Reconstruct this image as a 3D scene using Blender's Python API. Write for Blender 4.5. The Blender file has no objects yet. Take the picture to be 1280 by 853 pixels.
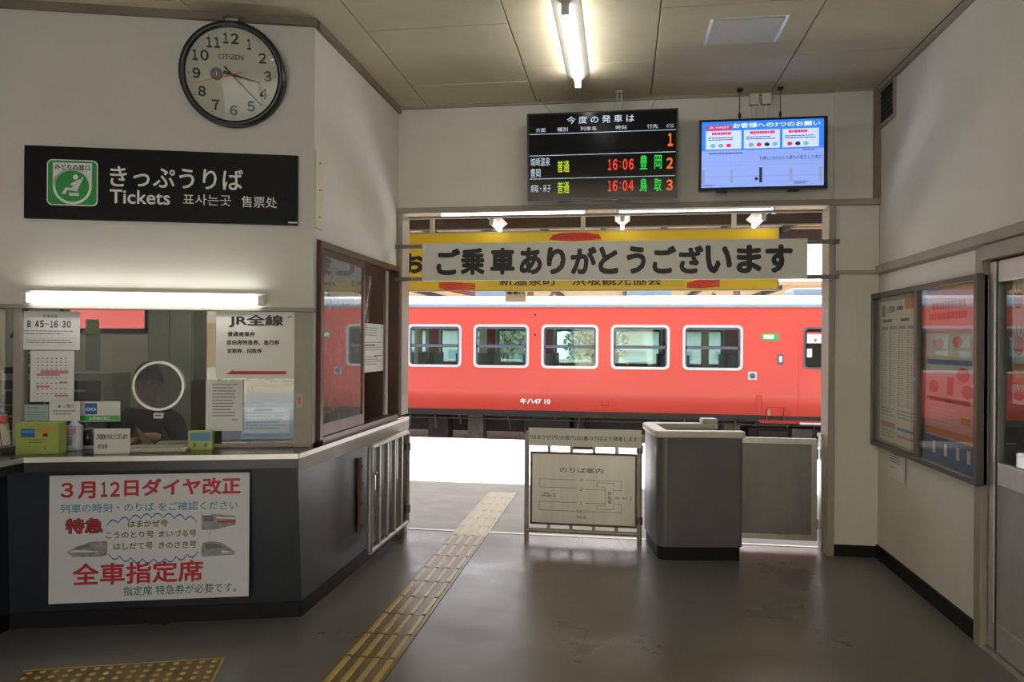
import bpy, bmesh, math, random
from mathutils import Vector, Matrix
random.seed(7)
PI = math.pi
S = bpy.context.scene
COL = S.collection

# ------------------------------------------------------------------ camera
FPX, YAW, PITCH, ROLL, EYE = 927.1, 0.1481, 0.0021, 0.0071, 1.6
FWD = Vector((-math.sin(YAW)*math.cos(PITCH), math.cos(YAW)*math.cos(PITCH), math.sin(PITCH)))
RT0 = Vector((math.cos(YAW), math.sin(YAW), 0)); UP0 = RT0.cross(FWD)
RT = RT0*math.cos(ROLL)+UP0*math.sin(ROLL); UP = UP0*math.cos(ROLL)-RT0*math.sin(ROLL)
cam = bpy.data.objects.new('camera', bpy.data.cameras.new('camera')); COL.objects.link(cam)
m3 = Matrix((RT, UP, -FWD)).transposed().to_4x4()
cam.matrix_world = Matrix.Translation((0, 0, EYE)) @ m3
cam.data.sensor_width = 36; cam.data.lens = FPX*36/1280; cam.data.clip_start = .05; cam.data.clip_end = 500
S.camera = cam

# ------------------------------------------------------------------ world, sun, exposure
W = bpy.data.worlds.new('world'); S.world = W; W.use_nodes = True
nt = W.node_tree; bg = nt.nodes['Background']
sky = nt.nodes.new('ShaderNodeTexSky'); sky.sky_type = 'NISHITA'; sky.sun_disc = False
sky.sun_elevation = math.radians(40); sky.sun_rotation = math.radians(8); sky.air_density = 1.3; sky.dust_density = 2.5
SKYMIX = nt.nodes.new('ShaderNodeMixRGB'); SKYMIX.inputs[0].default_value = .7; SKYMIX.inputs[2].default_value = (.95, 1, 1.06, 1)
sc_ = nt.nodes.new('ShaderNodeVectorMath'); sc_.operation = 'SCALE'; sc_.inputs['Scale'].default_value = .12
nt.links.new(sky.outputs[0], sc_.inputs[0]); nt.links.new(sc_.outputs[0], SKYMIX.inputs[1])
nt.links.new(SKYMIX.outputs[0], bg.inputs[0]); bg.inputs[1].default_value = 1.5
sd = bpy.data.lights.new('sun', 'SUN'); sd.energy = 11.0; sd.angle = math.radians(.6); sd.color = (1, .95, .87)
so = bpy.data.objects.new('sun', sd); COL.objects.link(so)
SUNDIR = Vector((math.sin(math.radians(8)), math.cos(math.radians(8)), math.tan(math.radians(40.5)))).normalized()
so.rotation_euler = SUNDIR.to_track_quat('Z', 'Y').to_euler(); so.location = (0, 30, 30)
S.view_settings.view_transform = 'Standard'; S.view_settings.look = 'None'
S.view_settings.exposure = 0.97; S.view_settings.gamma = 1; S.view_settings.use_curve_mapping = False
TUBE_E = 13.0      # radiance of the fluorescent tubes

# ------------------------------------------------------------------ helpers
class Pl:
    """a vertical plane: origin (x,y), heading of its local x axis"""
    def __init__(s, x, y, deg): s.o = Vector((x, y, 0)); s.a = math.radians(deg); s.u = Vector((math.cos(s.a), math.sin(s.a), 0)); s.n = Vector((-math.sin(s.a), math.cos(s.a), 0))
    def off(s, d): return Pl(s.o.x+s.n.x*d, s.o.y+s.n.y*d, math.degrees(s.a))
def ray(px, py): return FWD+RT*((px-640)/FPX)-UP*((py-426.5)/FPX)
def hit(px, py, pl):
    d = ray(px, py); c = Vector((0, 0, EYE)); t = (pl.o-c).dot(pl.n)/d.dot(pl.n); return c+d*t
def hitz(px, py, z):
    d = ray(px, py); return Vector((0, 0, EYE))+d*((z-EYE)/d.z)
def uz(px, py, pl):
    p = hit(px, py, pl); return (p-pl.o).dot(pl.u), p.z

def N(nt, t, **k):
    n = nt.nodes.new(t)
    for a, b in k.items(): setattr(n, a, b)
    return n
MATS = {}
def mat(name, c1, c2=None, scale=8, rough=.5, metal=0, bump=0, spec=.5, emit=0, detail=3, coat=0, rvar=0, stretch=None, ior=None):
    m = bpy.data.materials.new(name); m.use_nodes = True; t = m.node_tree; p = t.nodes['Principled BSDF']; MATS[name] = m
    c1 = tuple(c1)+(1,); c2 = (tuple(c2)+(1,)) if c2 else tuple(min(1, x*.86) for x in c1[:3])+(1,)
    tc = N(t, 'ShaderNodeTexCoord'); mp = N(t, 'ShaderNodeMapping'); nz = N(t, 'ShaderNodeTexNoise'); cr = N(t, 'ShaderNodeValToRGB')
    if stretch: mp.inputs['Scale'].default_value = stretch
    nz.inputs['Scale'].default_value = scale; nz.inputs['Detail'].default_value = detail; nz.inputs['Roughness'].default_value = .6
    cr.color_ramp.elements[0].color = c2; cr.color_ramp.elements[1].color = c1
    cr.color_ramp.elements[0].position = .3; cr.color_ramp.elements[1].position = .68
    t.links.new(tc.outputs['Object'], mp.inputs[0]); t.links.new(mp.outputs[0], nz.inputs['Vector'])
    t.links.new(nz.outputs[0], cr.inputs[0]); t.links.new(cr.outputs[0], p.inputs['Base Color'])
    p.inputs['Roughness'].default_value = rough; p.inputs['Metallic'].default_value = metal
    p.inputs['Specular IOR Level'].default_value = spec; p.inputs['Coat Weight'].default_value = coat
    if rvar:
        mr = N(t, 'ShaderNodeMapRange'); mr.inputs['To Min'].default_value = max(0, rough-rvar); mr.inputs['To Max'].default_value = rough+rvar
        mr.inputs['From Min'].default_value = .3; mr.inputs['From Max'].default_value = .7
        t.links.new(nz.outputs[0], mr.inputs[0]); t.links.new(mr.outputs[0], p.inputs['Roughness'])
    if bump:
        b = N(t, 'ShaderNodeBump'); b.inputs['Strength'].default_value = bump; b.inputs['Distance'].default_value = .01
        n2 = N(t, 'ShaderNodeTexNoise'); n2.inputs['Scale'].default_value = scale*6; n2.inputs['Detail'].default_value = 4
        t.links.new(mp.outputs[0], n2.inputs['Vector']); t.links.new(n2.outputs[0], b.inputs['Height']); t.links.new(b.outputs[0], p.inputs['Normal'])
    if emit:
        t.links.new(cr.outputs[0], p.inputs['Emission Color']); p.inputs['Emission Strength'].default_value = emit
    return m
def glass(name, tint=(.93, .95, .95), refl=1.0, rough=0.0, haze=0, hazecol=(.8, .8, .8)):
    m = bpy.data.materials.new(name); m.use_nodes = True; t = m.node_tree; out = t.nodes['Material Output']; t.nodes.remove(t.nodes['Principled BSDF'])
    tr = N(t, 'ShaderNodeBsdfTransparent'); gl = N(t, 'ShaderNodeBsdfGlossy'); fr = N(t, 'ShaderNodeFresnel'); mx = N(t, 'ShaderNodeMixShader')
    tr.inputs[0].default_value = tint+(1,); gl.inputs['Roughness'].default_value = rough; fr.inputs[0].default_value = 1.5
    mu = N(t, 'ShaderNodeMath', operation='MULTIPLY'); mu.inputs[1].default_value = refl; mu.use_clamp = True
    # dull film with faint streaks
    nz = N(t, 'ShaderNodeTexNoise'); nz.inputs['Scale'].default_value = 6; mr = N(t, 'ShaderNodeMapRange'); mr.inputs['To Min'].default_value = haze*.7; mr.inputs['To Max'].default_value = haze*1.25
    df = N(t, 'ShaderNodeBsdfDiffuse'); df.inputs[0].default_value = hazecol+(1,); mh = N(t, 'ShaderNodeMixShader')
    t.links.new(nz.outputs[0], mr.inputs[0]); t.links.new(mr.outputs[0], mh.inputs[0]); t.links.new(tr.outputs[0], mh.inputs[1]); t.links.new(df.outputs[0], mh.inputs[2])
    ge = N(t, 'ShaderNodeNewGeometry'); im = N(t, 'ShaderNodeMapRange'); im.inputs['To Min'].default_value = 1.5; im.inputs['To Max'].default_value = 1/1.5
    t.links.new(ge.outputs['Backfacing'], im.inputs[0]); t.links.new(im.outputs[0], fr.inputs[0])
    t.links.new(fr.outputs[0], mu.inputs[0]); t.links.new(mu.outputs[0], mx.inputs[0]); t.links.new(mh.outputs[0], mx.inputs[1]); t.links.new(gl.outputs[0], mx.inputs[2])
    t.links.new(mx.outputs[0], out.inputs[0]); MATS[name] = m; return m
def flat(name, c, rough=.6, emit=0): return mat(name, c, tuple(x*.94 for x in c), scale=20, rough=rough, emit=emit)

class MB:
    def __init__(s): s.v = []; s.f = []; s.sm = []
    def add(s, vs, fs, sm=False):
        k = len(s.v); s.v += [tuple(v) for v in vs]; s.f += [tuple(i+k for i in f) for f in fs]; s.sm += [sm]*len(fs); return s
    def box(s, x0, y0, z0, x1, y1, z1):
        x0, x1 = min(x0, x1), max(x0, x1); y0, y1 = min(y0, y1), max(y0, y1); z0, z1 = min(z0, z1), max(z0, z1)
        return s.add([(x0, y0, z0), (x1, y0, z0), (x1, y1, z0), (x0, y1, z0), (x0, y0, z1), (x1, y0, z1), (x1, y1, z1), (x0, y1, z1)],
              [(0, 3, 2, 1), (4, 5, 6, 7), (0, 1, 5, 4), (1, 2, 6, 5), (2, 3, 7, 6), (3, 0, 4, 7)])
    def tube(s, p0, p1, r, n=10, r1=None, cap=True):
        p0 = Vector(p0); p1 = Vector(p1); r1 = r if r1 is None else r1; d = (p1-p0).normalized()
        a = d.orthogonal().normalized(); b = d.cross(a); vs = []
        for p, q in ((p0, r), (p1, r1)):
            for i in range(n): t = 2*PI*i/n; vs.append(p+(a*math.cos(t)+b*math.sin(t))*q)
        s.add(vs, [(i, (i+1) % n, n+(i+1) % n, n+i) for i in range(n)], True)
        if cap: s.add(vs, [tuple(range(n))[::-1], tuple(range(n, 2*n))])
        return s
    def path(s, pts, r, n=8):
        pts = [Vector(p) for p in pts]; vs = []; m = len(pts); a = None
        for i, p in enumerate(pts):
            d = (pts[min(i+1, m-1)]-pts[max(i-1, 0)]).normalized()
            a = (a-d*a.dot(d)).normalized() if a else d.orthogonal().normalized(); b = d.cross(a)
            for k in range(n): t = 2*PI*k/n; vs.append(p+(a*math.cos(t)+b*math.sin(t))*r)
        fs = [(i*n+k, i*n+(k+1) % n, (i+1)*n+(k+1) % n, (i+1)*n+k) for i in range(m-1) for k in range(n)]
        s.add(vs, fs, True); s.add(vs, [tuple(range(n))[::-1], tuple(range((m-1)*n, m*n))]); return s
    def prism(s, poly, z0, z1, f=lambda x, y, z: (x, y, z)):
        """poly ccw in (x,y), extruded from z0 to z1, mapped by f"""
        n = len(poly); vs = [f(x, y, z0) for x, y in poly]+[f(x, y, z1) for x, y in poly]
        return s.add(vs, [tuple(range(n))[::-1], tuple(range(n, 2*n))]+[(i, (i+1) % n, n+(i+1) % n, n+i) for i in range(n)])
    def plate(s, poly, y0, y1):     # polygon in local (x,z), ccw as seen from -y, from y0 (back) to y1 (front)
        return s.prism(poly, -y0, -y1, lambda x, z, d: (x, -d, z))
    def ring(s, out, inn, y0, y1):  # two loops of equal length in (x,z)
        n = len(out); vs = []
        for y in (y0, y1):
            for L in (out, inn): vs += [(x, y, z) for x, z in L]
        fs = []
        for i in range(n):
            j = (i+1) % n
            fs += [(i, j, 2*n+j, 2*n+i)[::-1], (n+i, n+j, 3*n+j, 3*n+i), (2*n+i, 2*n+j, 3*n+j, 3*n+i)[::-1], (i, j, n+j, n+i)]
        return s.add(vs, fs)
    def lathe(s, prof, n=24, c=(0, 0, 0), axis='Z'):
        vs = []; m = len(prof)
        for r, h in prof:
            for k in range(n):
                t = 2*PI*k/n; x, y = r*math.cos(t), r*math.sin(t)
                vs.append((c[0]+x, c[1]+y, c[2]+h) if axis == 'Z' else (c[0]+x, c[1]-h, c[2]+y))
        s.add(vs, [(i*n+k, i*n+(k+1) % n, (i+1)*n+(k+1) % n, (i+1)*n+k) for i in range(m-1) for k in range(n)], True)
        return s
    def ball(s, c, r, n=10, m=6, sq=(1, 1, 1)):
        vs = []; 
        for i in range(m+1):
            a = PI*i/m
            for k in range(n): t = 2*PI*k/n; vs.append((c[0]+r*sq[0]*math.sin(a)*math.cos(t), c[1]+r*sq[1]*math.sin(a)*math.sin(t), c[2]+r*sq[2]*math.cos(a)))
        return s.add(vs, [(i*n+k, (i+1)*n+k, (i+1)*n+(k+1) % n, i*n+(k+1) % n) for i in range(m) for k in range(n)], True)
    def build(s, name, m, parent=None, bevel=0, loc=None, rotz=None, seg=2):
        me = bpy.data.meshes.new(name); me.from_pydata(s.v, [], s.f)
        bm = bmesh.new(); bm.from_mesh(me)
        for f, q in zip(bm.faces, s.sm): f.smooth = q
        bmesh.ops.recalc_face_normals(bm, faces=bm.faces) if len(bm.faces) < 6000 else None
        bm.to_mesh(me); bm.free(); me.materials.append(MATS[m] if isinstance(m, str) else m)
        o = bpy.data.objects.new(name, me); COL.objects.link(o)
        if parent: o.parent = parent
        if loc is not None: o.location = loc
        if rotz is not None: o.rotation_euler.z = rotz
        if bevel:
            b = o.modifiers.new('bevel', 'BEVEL'); b.width = bevel; b.segments = seg; b.limit_method = 'ANGLE'; b.angle_limit = .6
        return o
def box(*a): return MB().box(*a)
def rrect(x0, z0, x1, z1, r, n=5):
    L = []
    for cx, cz, a in ((x1-r, z0+r, -PI/2), (x1-r, z1-r, 0), (x0+r, z1-r, PI/2), (x0+r, z0+r, PI)):
        for i in range(n+1): t = a+PI/2*i/n; L.append((cx+r*math.cos(t), cz+r*math.sin(t)))
    return L
def circ(cx, cz, r, n=28, rz=None): return [(cx+r*math.cos(2*PI*i/n), cz+(rz or r)*math.sin(2*PI*i/n)) for i in range(n)]
def tag(o, label, cat, group=None, kind=None):
    if label: o['label'] = label
    if cat: o['category'] = cat
    if group: o['group'] = group
    if kind: o['kind'] = kind
    return o
def thing(name, label, cat, loc=(0, 0, 0), rotz=0, group=None):
    o = bpy.data.objects.new(name, None); COL.objects.link(o); o.empty_display_size = .1
    o.location = loc; o.rotation_euler = (0, 0, rotz); return tag(o, label, cat, group)
def struct(mb, name, m, parent=None, **k):
    o = mb.build(name, m, parent, **k)
    if not parent: o['kind'] = 'structure'
    return o
def copy_tree(o, parent=None):
    c = o.copy(); COL.objects.link(c); c.parent = parent
    for ch in [x for x in bpy.data.objects if x.parent == o]: copy_tree(ch, c)
    return c
# ---- lettering
_tx = {}
def glyphs(s, bold):
    if (s, bold) in _tx: return _tx[(s, bold)]
    cu = bpy.data.curves.new('lettering', 'FONT'); cu.body = s; cu.size = 1; cu.resolution_u = 3; cu.align_x = 'CENTER'
    o = bpy.data.objects.new('lettering', cu); COL.objects.link(o); bpy.context.view_layer.update()
    me = bpy.data.meshes.new_from_object(o.evaluated_get(bpy.context.evaluated_depsgraph_get()))
    v = [(a.co.x, a.co.y, 0) for a in me.vertices]; f = [tuple(p.vertices) for p in me.polygons]
    bpy.data.objects.remove(o); bpy.data.curves.remove(cu); bpy.data.meshes.remove(me)
    if bold > 0:
        k = 8 if bold > .018 else 6; V_ = []; F_ = []
        for i in range(k):
            dx, dy = bold*1.15*math.cos(2*PI*i/k), bold*1.15*math.sin(2*PI*i/k); o_ = len(V_)
            V_ += [(a+dx, b+dy, i) for a, b, _ in v]; F_ += [tuple(q+o_ for q in p) for p in f]
        v, f = V_, F_
    _tx[(s, bold)] = (v, f); return v, f
def text(s, x0, z0, x1, z1, m, parent, y=-.001, bold=0., name='lettering', shear=0., mb=None, twist=0., eps=.00008):
    v, f = glyphs(s, bold)
    ax = min(q[0] for q in v); bx = max(q[0] for q in v); az = min(q[1] for q in v); bz = max(q[1] for q in v)
    vs = []
    for a, b, i in v:
        t = (a-ax)/(bx-ax); q = (b-az)/(bz-az); vs.append((x0+t*(x1-x0)+shear*q*(z1-z0), y-i*eps, z0+q*(z1-z0)+twist*t))
    M_ = mb or MB(); M_.add(vs, f)
    return None if mb is not None else M_.build(name, m, parent)
FW = {c: chr(ord(c)+0xFEE0) for c in '0123456789'}
def digits(st, x0, z0, x1, z1, m, parent, y, bold=0., name='numeral', mb=None):
    wd = [.42 if c == '1' else (.3 if c in ':：' else (.7 if c in '~～-' else .62)) for c in st]; gap = .16; tot = sum(wd)+gap*(len(st)-1); k = (x1-x0)/tot; x = x0
    M_ = mb or MB()
    for c, w_ in zip(st, wd):
        h_ = z1-z0
        if c in ':：':
            for f_ in (.25, .68): M_.add([(x+k*.09, y, z0+h_*f_), (x+k*.21, y, z0+h_*f_), (x+k*.21, y, z0+h_*(f_+.13)), (x+k*.09, y, z0+h_*(f_+.13))], [(0, 1, 2, 3)])
        elif c in '~～-': text('～', x, z0+h_*.38, x+w_*k, z0+h_*.62, m, parent, y, bold, mb=M_)
        else: text(FW[c], x, z0, x+w_*k, z1, m, parent, y, bold, mb=M_)
        x += (w_+gap)*k
    return None if mb is not None else M_.build(name, m, parent)
class Sign:
    """flat board on a plane, given by its four picture corners; local x right, z up, front at y=-t"""
    def __init__(s, name, label, cat, pl, tl, tr, br, bl, t=.01, m='white_paper', group=None, bevel=0, board='board', parent=None, rel=None):
        a, b, c, d = [uz(p[0], p[1], pl) for p in (tl, tr, br, bl)]
        u0 = (a[0]+d[0])/2; u1 = (b[0]+c[0])/2; z0 = (c[1]+d[1])/2; z1 = (a[1]+b[1])/2
        s.W = u1-u0; s.H = z1-z0; s.t = t; w = pl.o+pl.u*((u0+u1)/2); w.z = z0; s.loc = w; s.rot = pl.a
        if parent:
            s.root = None; iv = parent.matrix_basis.inverted()
            s.o = MB().box(-s.W/2, -t, 0, s.W/2, 0, s.H).build(name, m, parent, bevel); s.o.location = iv @ w; s.o.rotation_euler.z = pl.a-parent.rotation_euler.z
            if label: s.o['label'] = label
            s.root = s.o
        else:
            s.root = thing(name, label, cat, w, pl.a, group)
            s.o = MB().box(-s.W/2, -t, 0, s.W/2, 0, s.H).build(board, m, s.root, bevel)
    def X(s, fx): return (fx-.5)*s.W
    def Z(s, fz): return (1-fz)*s.H
    def text(s, st, fx0, fz0, fx1, fz1, m, bold=0., name='lettering', up=.001, **k):
        return text(st, s.X(fx0), s.Z(fz1), s.X(fx1), s.Z(fz0), m, s.root, -s.t-up, bold, name, **k)
    def digits(s, st, fx0, fz0, fx1, fz1, m, bold=0., up=.001): return digits(st, s.X(fx0), s.Z(fz1), s.X(fx1), s.Z(fz0), m, s.root, -s.t-up, bold)
    def rect(s, fx0, fz0, fx1, fz1, m, name='printed_band', up=.0006, mb=None):
        M_ = mb or MB(); y = -s.t-up; M_.add([(s.X(fx0), y, s.Z(fz1)), (s.X(fx1), y, s.Z(fz1)), (s.X(fx1), y, s.Z(fz0)), (s.X(fx0), y, s.Z(fz0))], [(0, 1, 2, 3)])
        return None if mb is not None else M_.build(name, m, s.root)
    def poly(s, pts, m, name='printed_shape', up=.0008, mb=None):
        M_ = mb or MB(); y = -s.t-up; M_.add([(s.X(a), y, s.Z(b)) for a, b in pts], [tuple(range(len(pts)))])
        return None if mb is not None else M_.build(name, m, s.root)
    def lines(s, fx0, fz0, fx1, fz1, n, m, th=.35, name='small_print', up=.0008, seed=1):
        rr = random.Random(seed); M_ = MB(); h = (fz1-fz0)/n
        for i in range(n):
            x = fx0; z = fz0+i*h
            end = fx1-(fx1-fx0)*rr.random()*.3
            while x < end:
                w = (fx1-fx0)*rr.uniform(.03, .12); s.rect(x, z, min(x+w, end), z+h*th, m, up=up, mb=M_); x += w+(fx1-fx0)*.012
        return M_.build(name, m, s.root)

# ------------------------------------------------------------------ materials
mat('wall_plaster', (.68, .655, .585), (.64, .61, .54), scale=2.2, rough=.75, bump=.05)
mat('wall_board', (.64, .62, .56), (.60, .575, .51), scale=1.6, rough=.7, bump=.04)
mat('trim_paint', (.235, .19, .14), (.19, .15, .115), scale=5, rough=.5)
mat('trim_taupe', (.34, .30, .25), (.29, .255, .21), scale=5, rough=.5)
mat('ceiling_board', (.70, .62, .44), (.64, .56, .38), scale=3, rough=.85, bump=.05)
mat('ceiling_back', (.2, .17, .11), rough=.9)
mat('floor_vinyl', (.165, .163, .147), (.138, .135, .121), scale=1.4, rough=.33, bump=.06, detail=5, rvar=.10)
mat('black_base', (.010, .009, .009), (.014, .013, .012), rough=.5, spec=.2)
mat('slate_panel', (.020, .025, .036), (.016, .020, .029), scale=2.5, rough=.36, bump=.03, spec=.45)
mat('dark_laminate', (.05, .048, .045), (.035, .034, .032), scale=7, rough=.18)
mat('steel', (.50, .49, .47), (.42, .41, .39), scale=12, rough=.33, metal=1, stretch=(1, 1, .1))
mat('steel_dull', (.20, .195, .19), (.15, .147, .142), scale=4, rough=.42, metal=.85, stretch=(1, 1, .15))
mat('aluminium', (.62, .61, .58), (.55, .54, .51), scale=10, rough=.4, metal=.7)
mat('painted_rail', (.36, .33, .28), (.29, .265, .225), scale=14, rough=.38, metal=.35)
mat('rust_frame', (.16, .075, .05), (.10, .05, .035), scale=20, rough=.6)
mat('bronze_frame', (.10, .055, .035), (.07, .04, .028), scale=6, rough=.35, metal=.3)
mat('bronze_dark', (.11, .095, .085), (.085, .075, .068), scale=6, rough=.35, metal=.4)
mat('black_plastic', (.012, .012, .013), (.02, .02, .02), rough=.3)
mat('black_matte', (.010, .010, .010), (.016, .016, .016), rough=.6)
mat('white_paper', (.72, .71, .68), (.68, .67, .64), scale=5, rough=.6)
mat('white_plastic', (.70, .69, .66), (.64, .63, .6), scale=5, rough=.35)
mat('banner_face', (.68, .67, .61), (.64, .63, .575), scale=2, rough=.4)
mat('ink', (.012, .012, .012), rough=.5)
mat('ink_grey', (.16, .16, .16), rough=.6)
mat('ink_white', (.92, .92, .88), rough=.5)
mat('sign_black', (.006, .006, .006), (.009, .009, .008), scale=2, rough=.5, spec=.2)
mat('sign_green', (.03, .35, .07), (.025, .3, .06), rough=.4)
mat('print_red', (.52, .015, .035), rough=.5); mat('print_darkred', (.22, .01, .02), rough=.5)
mat('print_blue', (.10, .28, .46), rough=.5); mat('print_navy', (.02, .10, .42), rough=.5)
mat('print_green', (.02, .16, .10), rough=.5); mat('print_olive', (.16, .15, .01), rough=.5)
mat('print_pink', (.62, .25, .30), rough=.6); mat('grey_print', (.35, .35, .36), (.18, .18, .18), scale=25, rough=.5)
mat('poster_white', (.66, .66, .70), (.62, .62, .66), scale=3, rough=.5)
mat('poster_coral', (.85, .36, .35), (.80, .34, .33), scale=3, rough=.45)
mat('poster_red', (.70, .06, .09), rough=.45)
mat('poster_blue', (.06, .16, .32), (.045, .12, .25), rough=.45)
mat('poster_cream', (.68, .63, .50), (.64, .59, .46), rough=.5)
mat('orange_print', (.70, .25, .05), rough=.5)
mat('clock_face', (.52, .53, .40), (.49, .50, .38), scale=3, rough=.5)
mat('tube_glow', (1, .99, .95), (1, .99, .95), emit=TUBE_E, rough=.5)
mat('tube_glow_window', (1, .99, .95), (1, .99, .95), emit=9)
mat('tube_glow_platform', (1, .97, .88), (1, .97, .88), emit=5, rough=.5)
mat('lamp_housing', (.66, .64, .58), (.6, .58, .52), rough=.4)
mat('led_red', (.9, .05, .02), (.9, .05, .02), emit=.24); mat('led_orange', (.9, .16, .03), (.9, .16, .03), emit=.26)
mat('led_green', (.02, .8, .08), (.02, .8, .08), emit=.22); mat('led_lime', (.55, .75, .02), (.55, .75, .02), emit=.24)
mat('led_white', (.65, .78, .95), (.65, .78, .95), emit=.24)
mat('screen_off', (.006, .006, .007), (.009, .009, .010), scale=2, rough=.12, spec=.22)
mat('scr_blue', (.03, .20, .80), (.03, .18, .75), emit=.5, rough=.3); mat('scr_pale', (.28, .40, .90), (.25, .37, .88), emit=.42, rough=.3, scale=1)
mat('scr_card', (.52, .63, .95), (.50, .61, .93), emit=.5, rough=.3); mat('scr_red', (.75, .04, .10), emit=.4); mat('scr_dark', (.02, .03, .10), emit=.3)
mat('scr_grey', (.25, .30, .45), emit=.5); mat('scr_teal', (.15, .42, .42), emit=.5); mat('scr_white', (.8, .88, 1), emit=.5)
mat('tile_yellow', (.27, .17, .045), (.12, .075, .03), scale=9, rough=.35, bump=.15, rvar=.08)
mat('bar_yellow', (.60, .46, .14), (.42, .30, .085), scale=14, rough=.33)
mat('tile_outside_glare', (.82, .78, .64), (.7, .66, .52), scale=9, rough=.45, bump=.1)
mat('concrete', (.66, .70, .76), (.50, .54, .60), scale=3, rough=.75, bump=.3, detail=7)
mat('concrete_light', (.55, .54, .51), (.46, .45, .42), scale=3, rough=.8, bump=.2)
mat('ballast', (.16, .13, .11), (.06, .05, .045), scale=30, rough=.9, bump=1)
mat('train_red', (.71, .080, .057), (.68, .075, .053), scale=.8, rough=.33, coat=.12, bump=.0)
mat('train_seam', (.28, .025, .02), rough=.4)
mat('train_roof', (.30, .36, .42), (.24, .29, .35), scale=4, rough=.5)
mat('train_frame', (.72, .72, .74), (.66, .66, .69), rough=.3, metal=.4)
mat('train_sash', (.10, .12, .16), rough=.4)
mat('train_inside', (.40, .33, .17), (.35, .28, .14), scale=3, rough=.6)
mat('train_seat', (.03, .07, .10), rough=.8)
mat('underfloor', (.035, .028, .024), (.02, .016, .014), scale=6, rough=.8)
mat('underbox', (.13, .11, .09), (.08, .065, .055), scale=7, rough=.75)
mat('yellow_board', (.88, .62, .02), (.82, .54, .016), scale=5, rough=.4, stretch=(.3, 1, 1.4))
mat('crab_red', (.75, .045, .025), (.65, .03, .02), scale=20, rough=.5)
mat('wood_pale', (.50, .36, .20), (.42, .29, .16), scale=3, rough=.7, stretch=(4, .3, 1))
mat('wood_dark', (.055, .038, .028), (.035, .025, .02), scale=4, rough=.8)
mat('booth_gray', (.12, .12, .125), (.10, .10, .106), scale=3, rough=.38)
mat('rim_ivory', (.60, .59, .53), (.54, .53, .47), scale=6, rough=.35)
mat('brown_panel', (.10, .05, .03), (.07, .035, .022), scale=3, rough=.5, stretch=(3, 3, .3))
mat('desk_gray', (.38, .40, .36), (.33, .35, .31), rough=.5)
mat('cabinet_dark', (.03, .035, .036), rough=.45)
mat('skin', (.42, .24, .17), (.38, .21, .15), scale=12, rough=.5); mat('hair', (.02, .017, .015), rough=.6)
mat('uniform', (.014, .016, .024), (.02, .022, .03), scale=30, rough=.85)
mat('foliage', (.30, .34, .22), (.16, .20, .12), scale=3, rough=.8)
mat('house_pale', (.80, .84, .83), (.74, .79, .78), rough=.7); mat('house_blue', (.40, .62, .70), rough=.5)
mat('house_roof', (.22, .25, .28), rough=.6); mat('bark', (.12, .09, .07), rough=.9)
mat('lime_box', (.36, .45, .09), (.30, .38, .08), scale=8, rough=.4); mat('card_green', (.05, .42, .10), rough=.4)
mat('card_pale', (.36, .44, .42), rough=.4); mat('bottle_body', (.52, .53, .57), (.46, .47, .52), rough=.35)
mat('kraft', (.30, .20, .13), rough=.7); mat('beige_plastic', (.45, .42, .33), (.40, .37, .29), scale=40, rough=.5)
mat('mesh_grey', (.16, .16, .165), (.12, .12, .125), scale=60, rough=.5)
glass('clear_glass', refl=1.0); glass('booth_glass', (.88, .89, .87), refl=1.15, haze=.02)
glass('case_glass', (.95, .95, .95), refl=.8); glass('milky_pane', (.55, .57, .56), refl=1.6, rough=.015, haze=.32, hazecol=(.62, .66, .64))
glass('vinyl', (.9, .88, .82), refl=2.2, rough=.08, haze=.08); glass('train_glass', (.78, .88, .86), refl=1.0); glass('clock_glass', (.97, .97, .97), refl=.45)

# ------------------------------------------------------------------ dimensions
D, XR, XL, HC = 5.94, 1.91, -1.85, 3.54       # front wall, right wall, booth side wall, ceiling
FRONT = Pl(0, D, 0); RIGHT = Pl(XR, 0, -90); SIDE = Pl(XL, 4.25, 90); BOOTH = Pl(XL, 4.25, 16)
XO0, XO1, ZO = -1.80, 1.54, 2.66              # doorway in the front wall
XW, YB = -3.55, -3.2                          # left wall, back wall
ZT = 1.80                                     # top of the ticket window
ZC = .962                                     # counter top

# ------------------------------------------------------------------ setting
struct(box(-6.7, YB-.1, -.12, 3.6, 6.16, 0), 'floor', 'floor_vinyl')
# front wall with the doorway
w = MB().box(XL-.02, D, ZO+.04, XR+.12, D+.16, HC+.3).box(XO1+.05, D, 0, XR+.12, D+.16, ZO+.04)
struct(w, 'wall_front', 'wall_plaster')
fx = hit(1042.5, 200, FRONT).x
struct(MB().box(fx-.003, D-.012, ZO+.045, XR-.052, D, HC-.01).box(fx-.003, D-.012, 2.145+.02, XR-.004, D, ZO-.01).box(fx-.003, D-.012, .09, XR-.004, D, 2.135), 'trim_1', 'wall_board')
struct(MB().box(XL, D-.03, ZO, XR, D+.02, ZO+.045), 'trim_2', 'trim_taupe', bevel=.004)
struct(MB().box(XR-.05, D-.03, ZO+.045, XR, D, HC), 'trim_3', 'trim_paint', bevel=.003)
struct(MB().box(fx, D-.022, 2.135, XR, D, 2.165), 'trim_4', 'trim_taupe', bevel=.003)
struct(MB().box(XO1, D-.035, 0, XO1+.05, D+.17, ZO), 'door_frame', 'trim_taupe', bevel=.004).name = 'trim_5'
struct(MB().box(XL+.003, D-.03, ZC+.03, XO0, D+.17, ZO).box(XL+.012, D+.0, 0, XO0, D+.17, ZC-.06), 'trim_6', 'trim_taupe', bevel=.004)
struct(MB().box(XO0, D+.14, ZO-.02, XO1, D+.17, ZO), 'trim_7', 'trim_taupe')
struct(box(XO1+.05, D-.018, 0, XR, D, .085), 'baseboard_front', 'black_base')
struct(box(XO0, 6.13, -.005, XO1, 6.17, .004), 'trim_8', 'aluminium')
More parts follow.
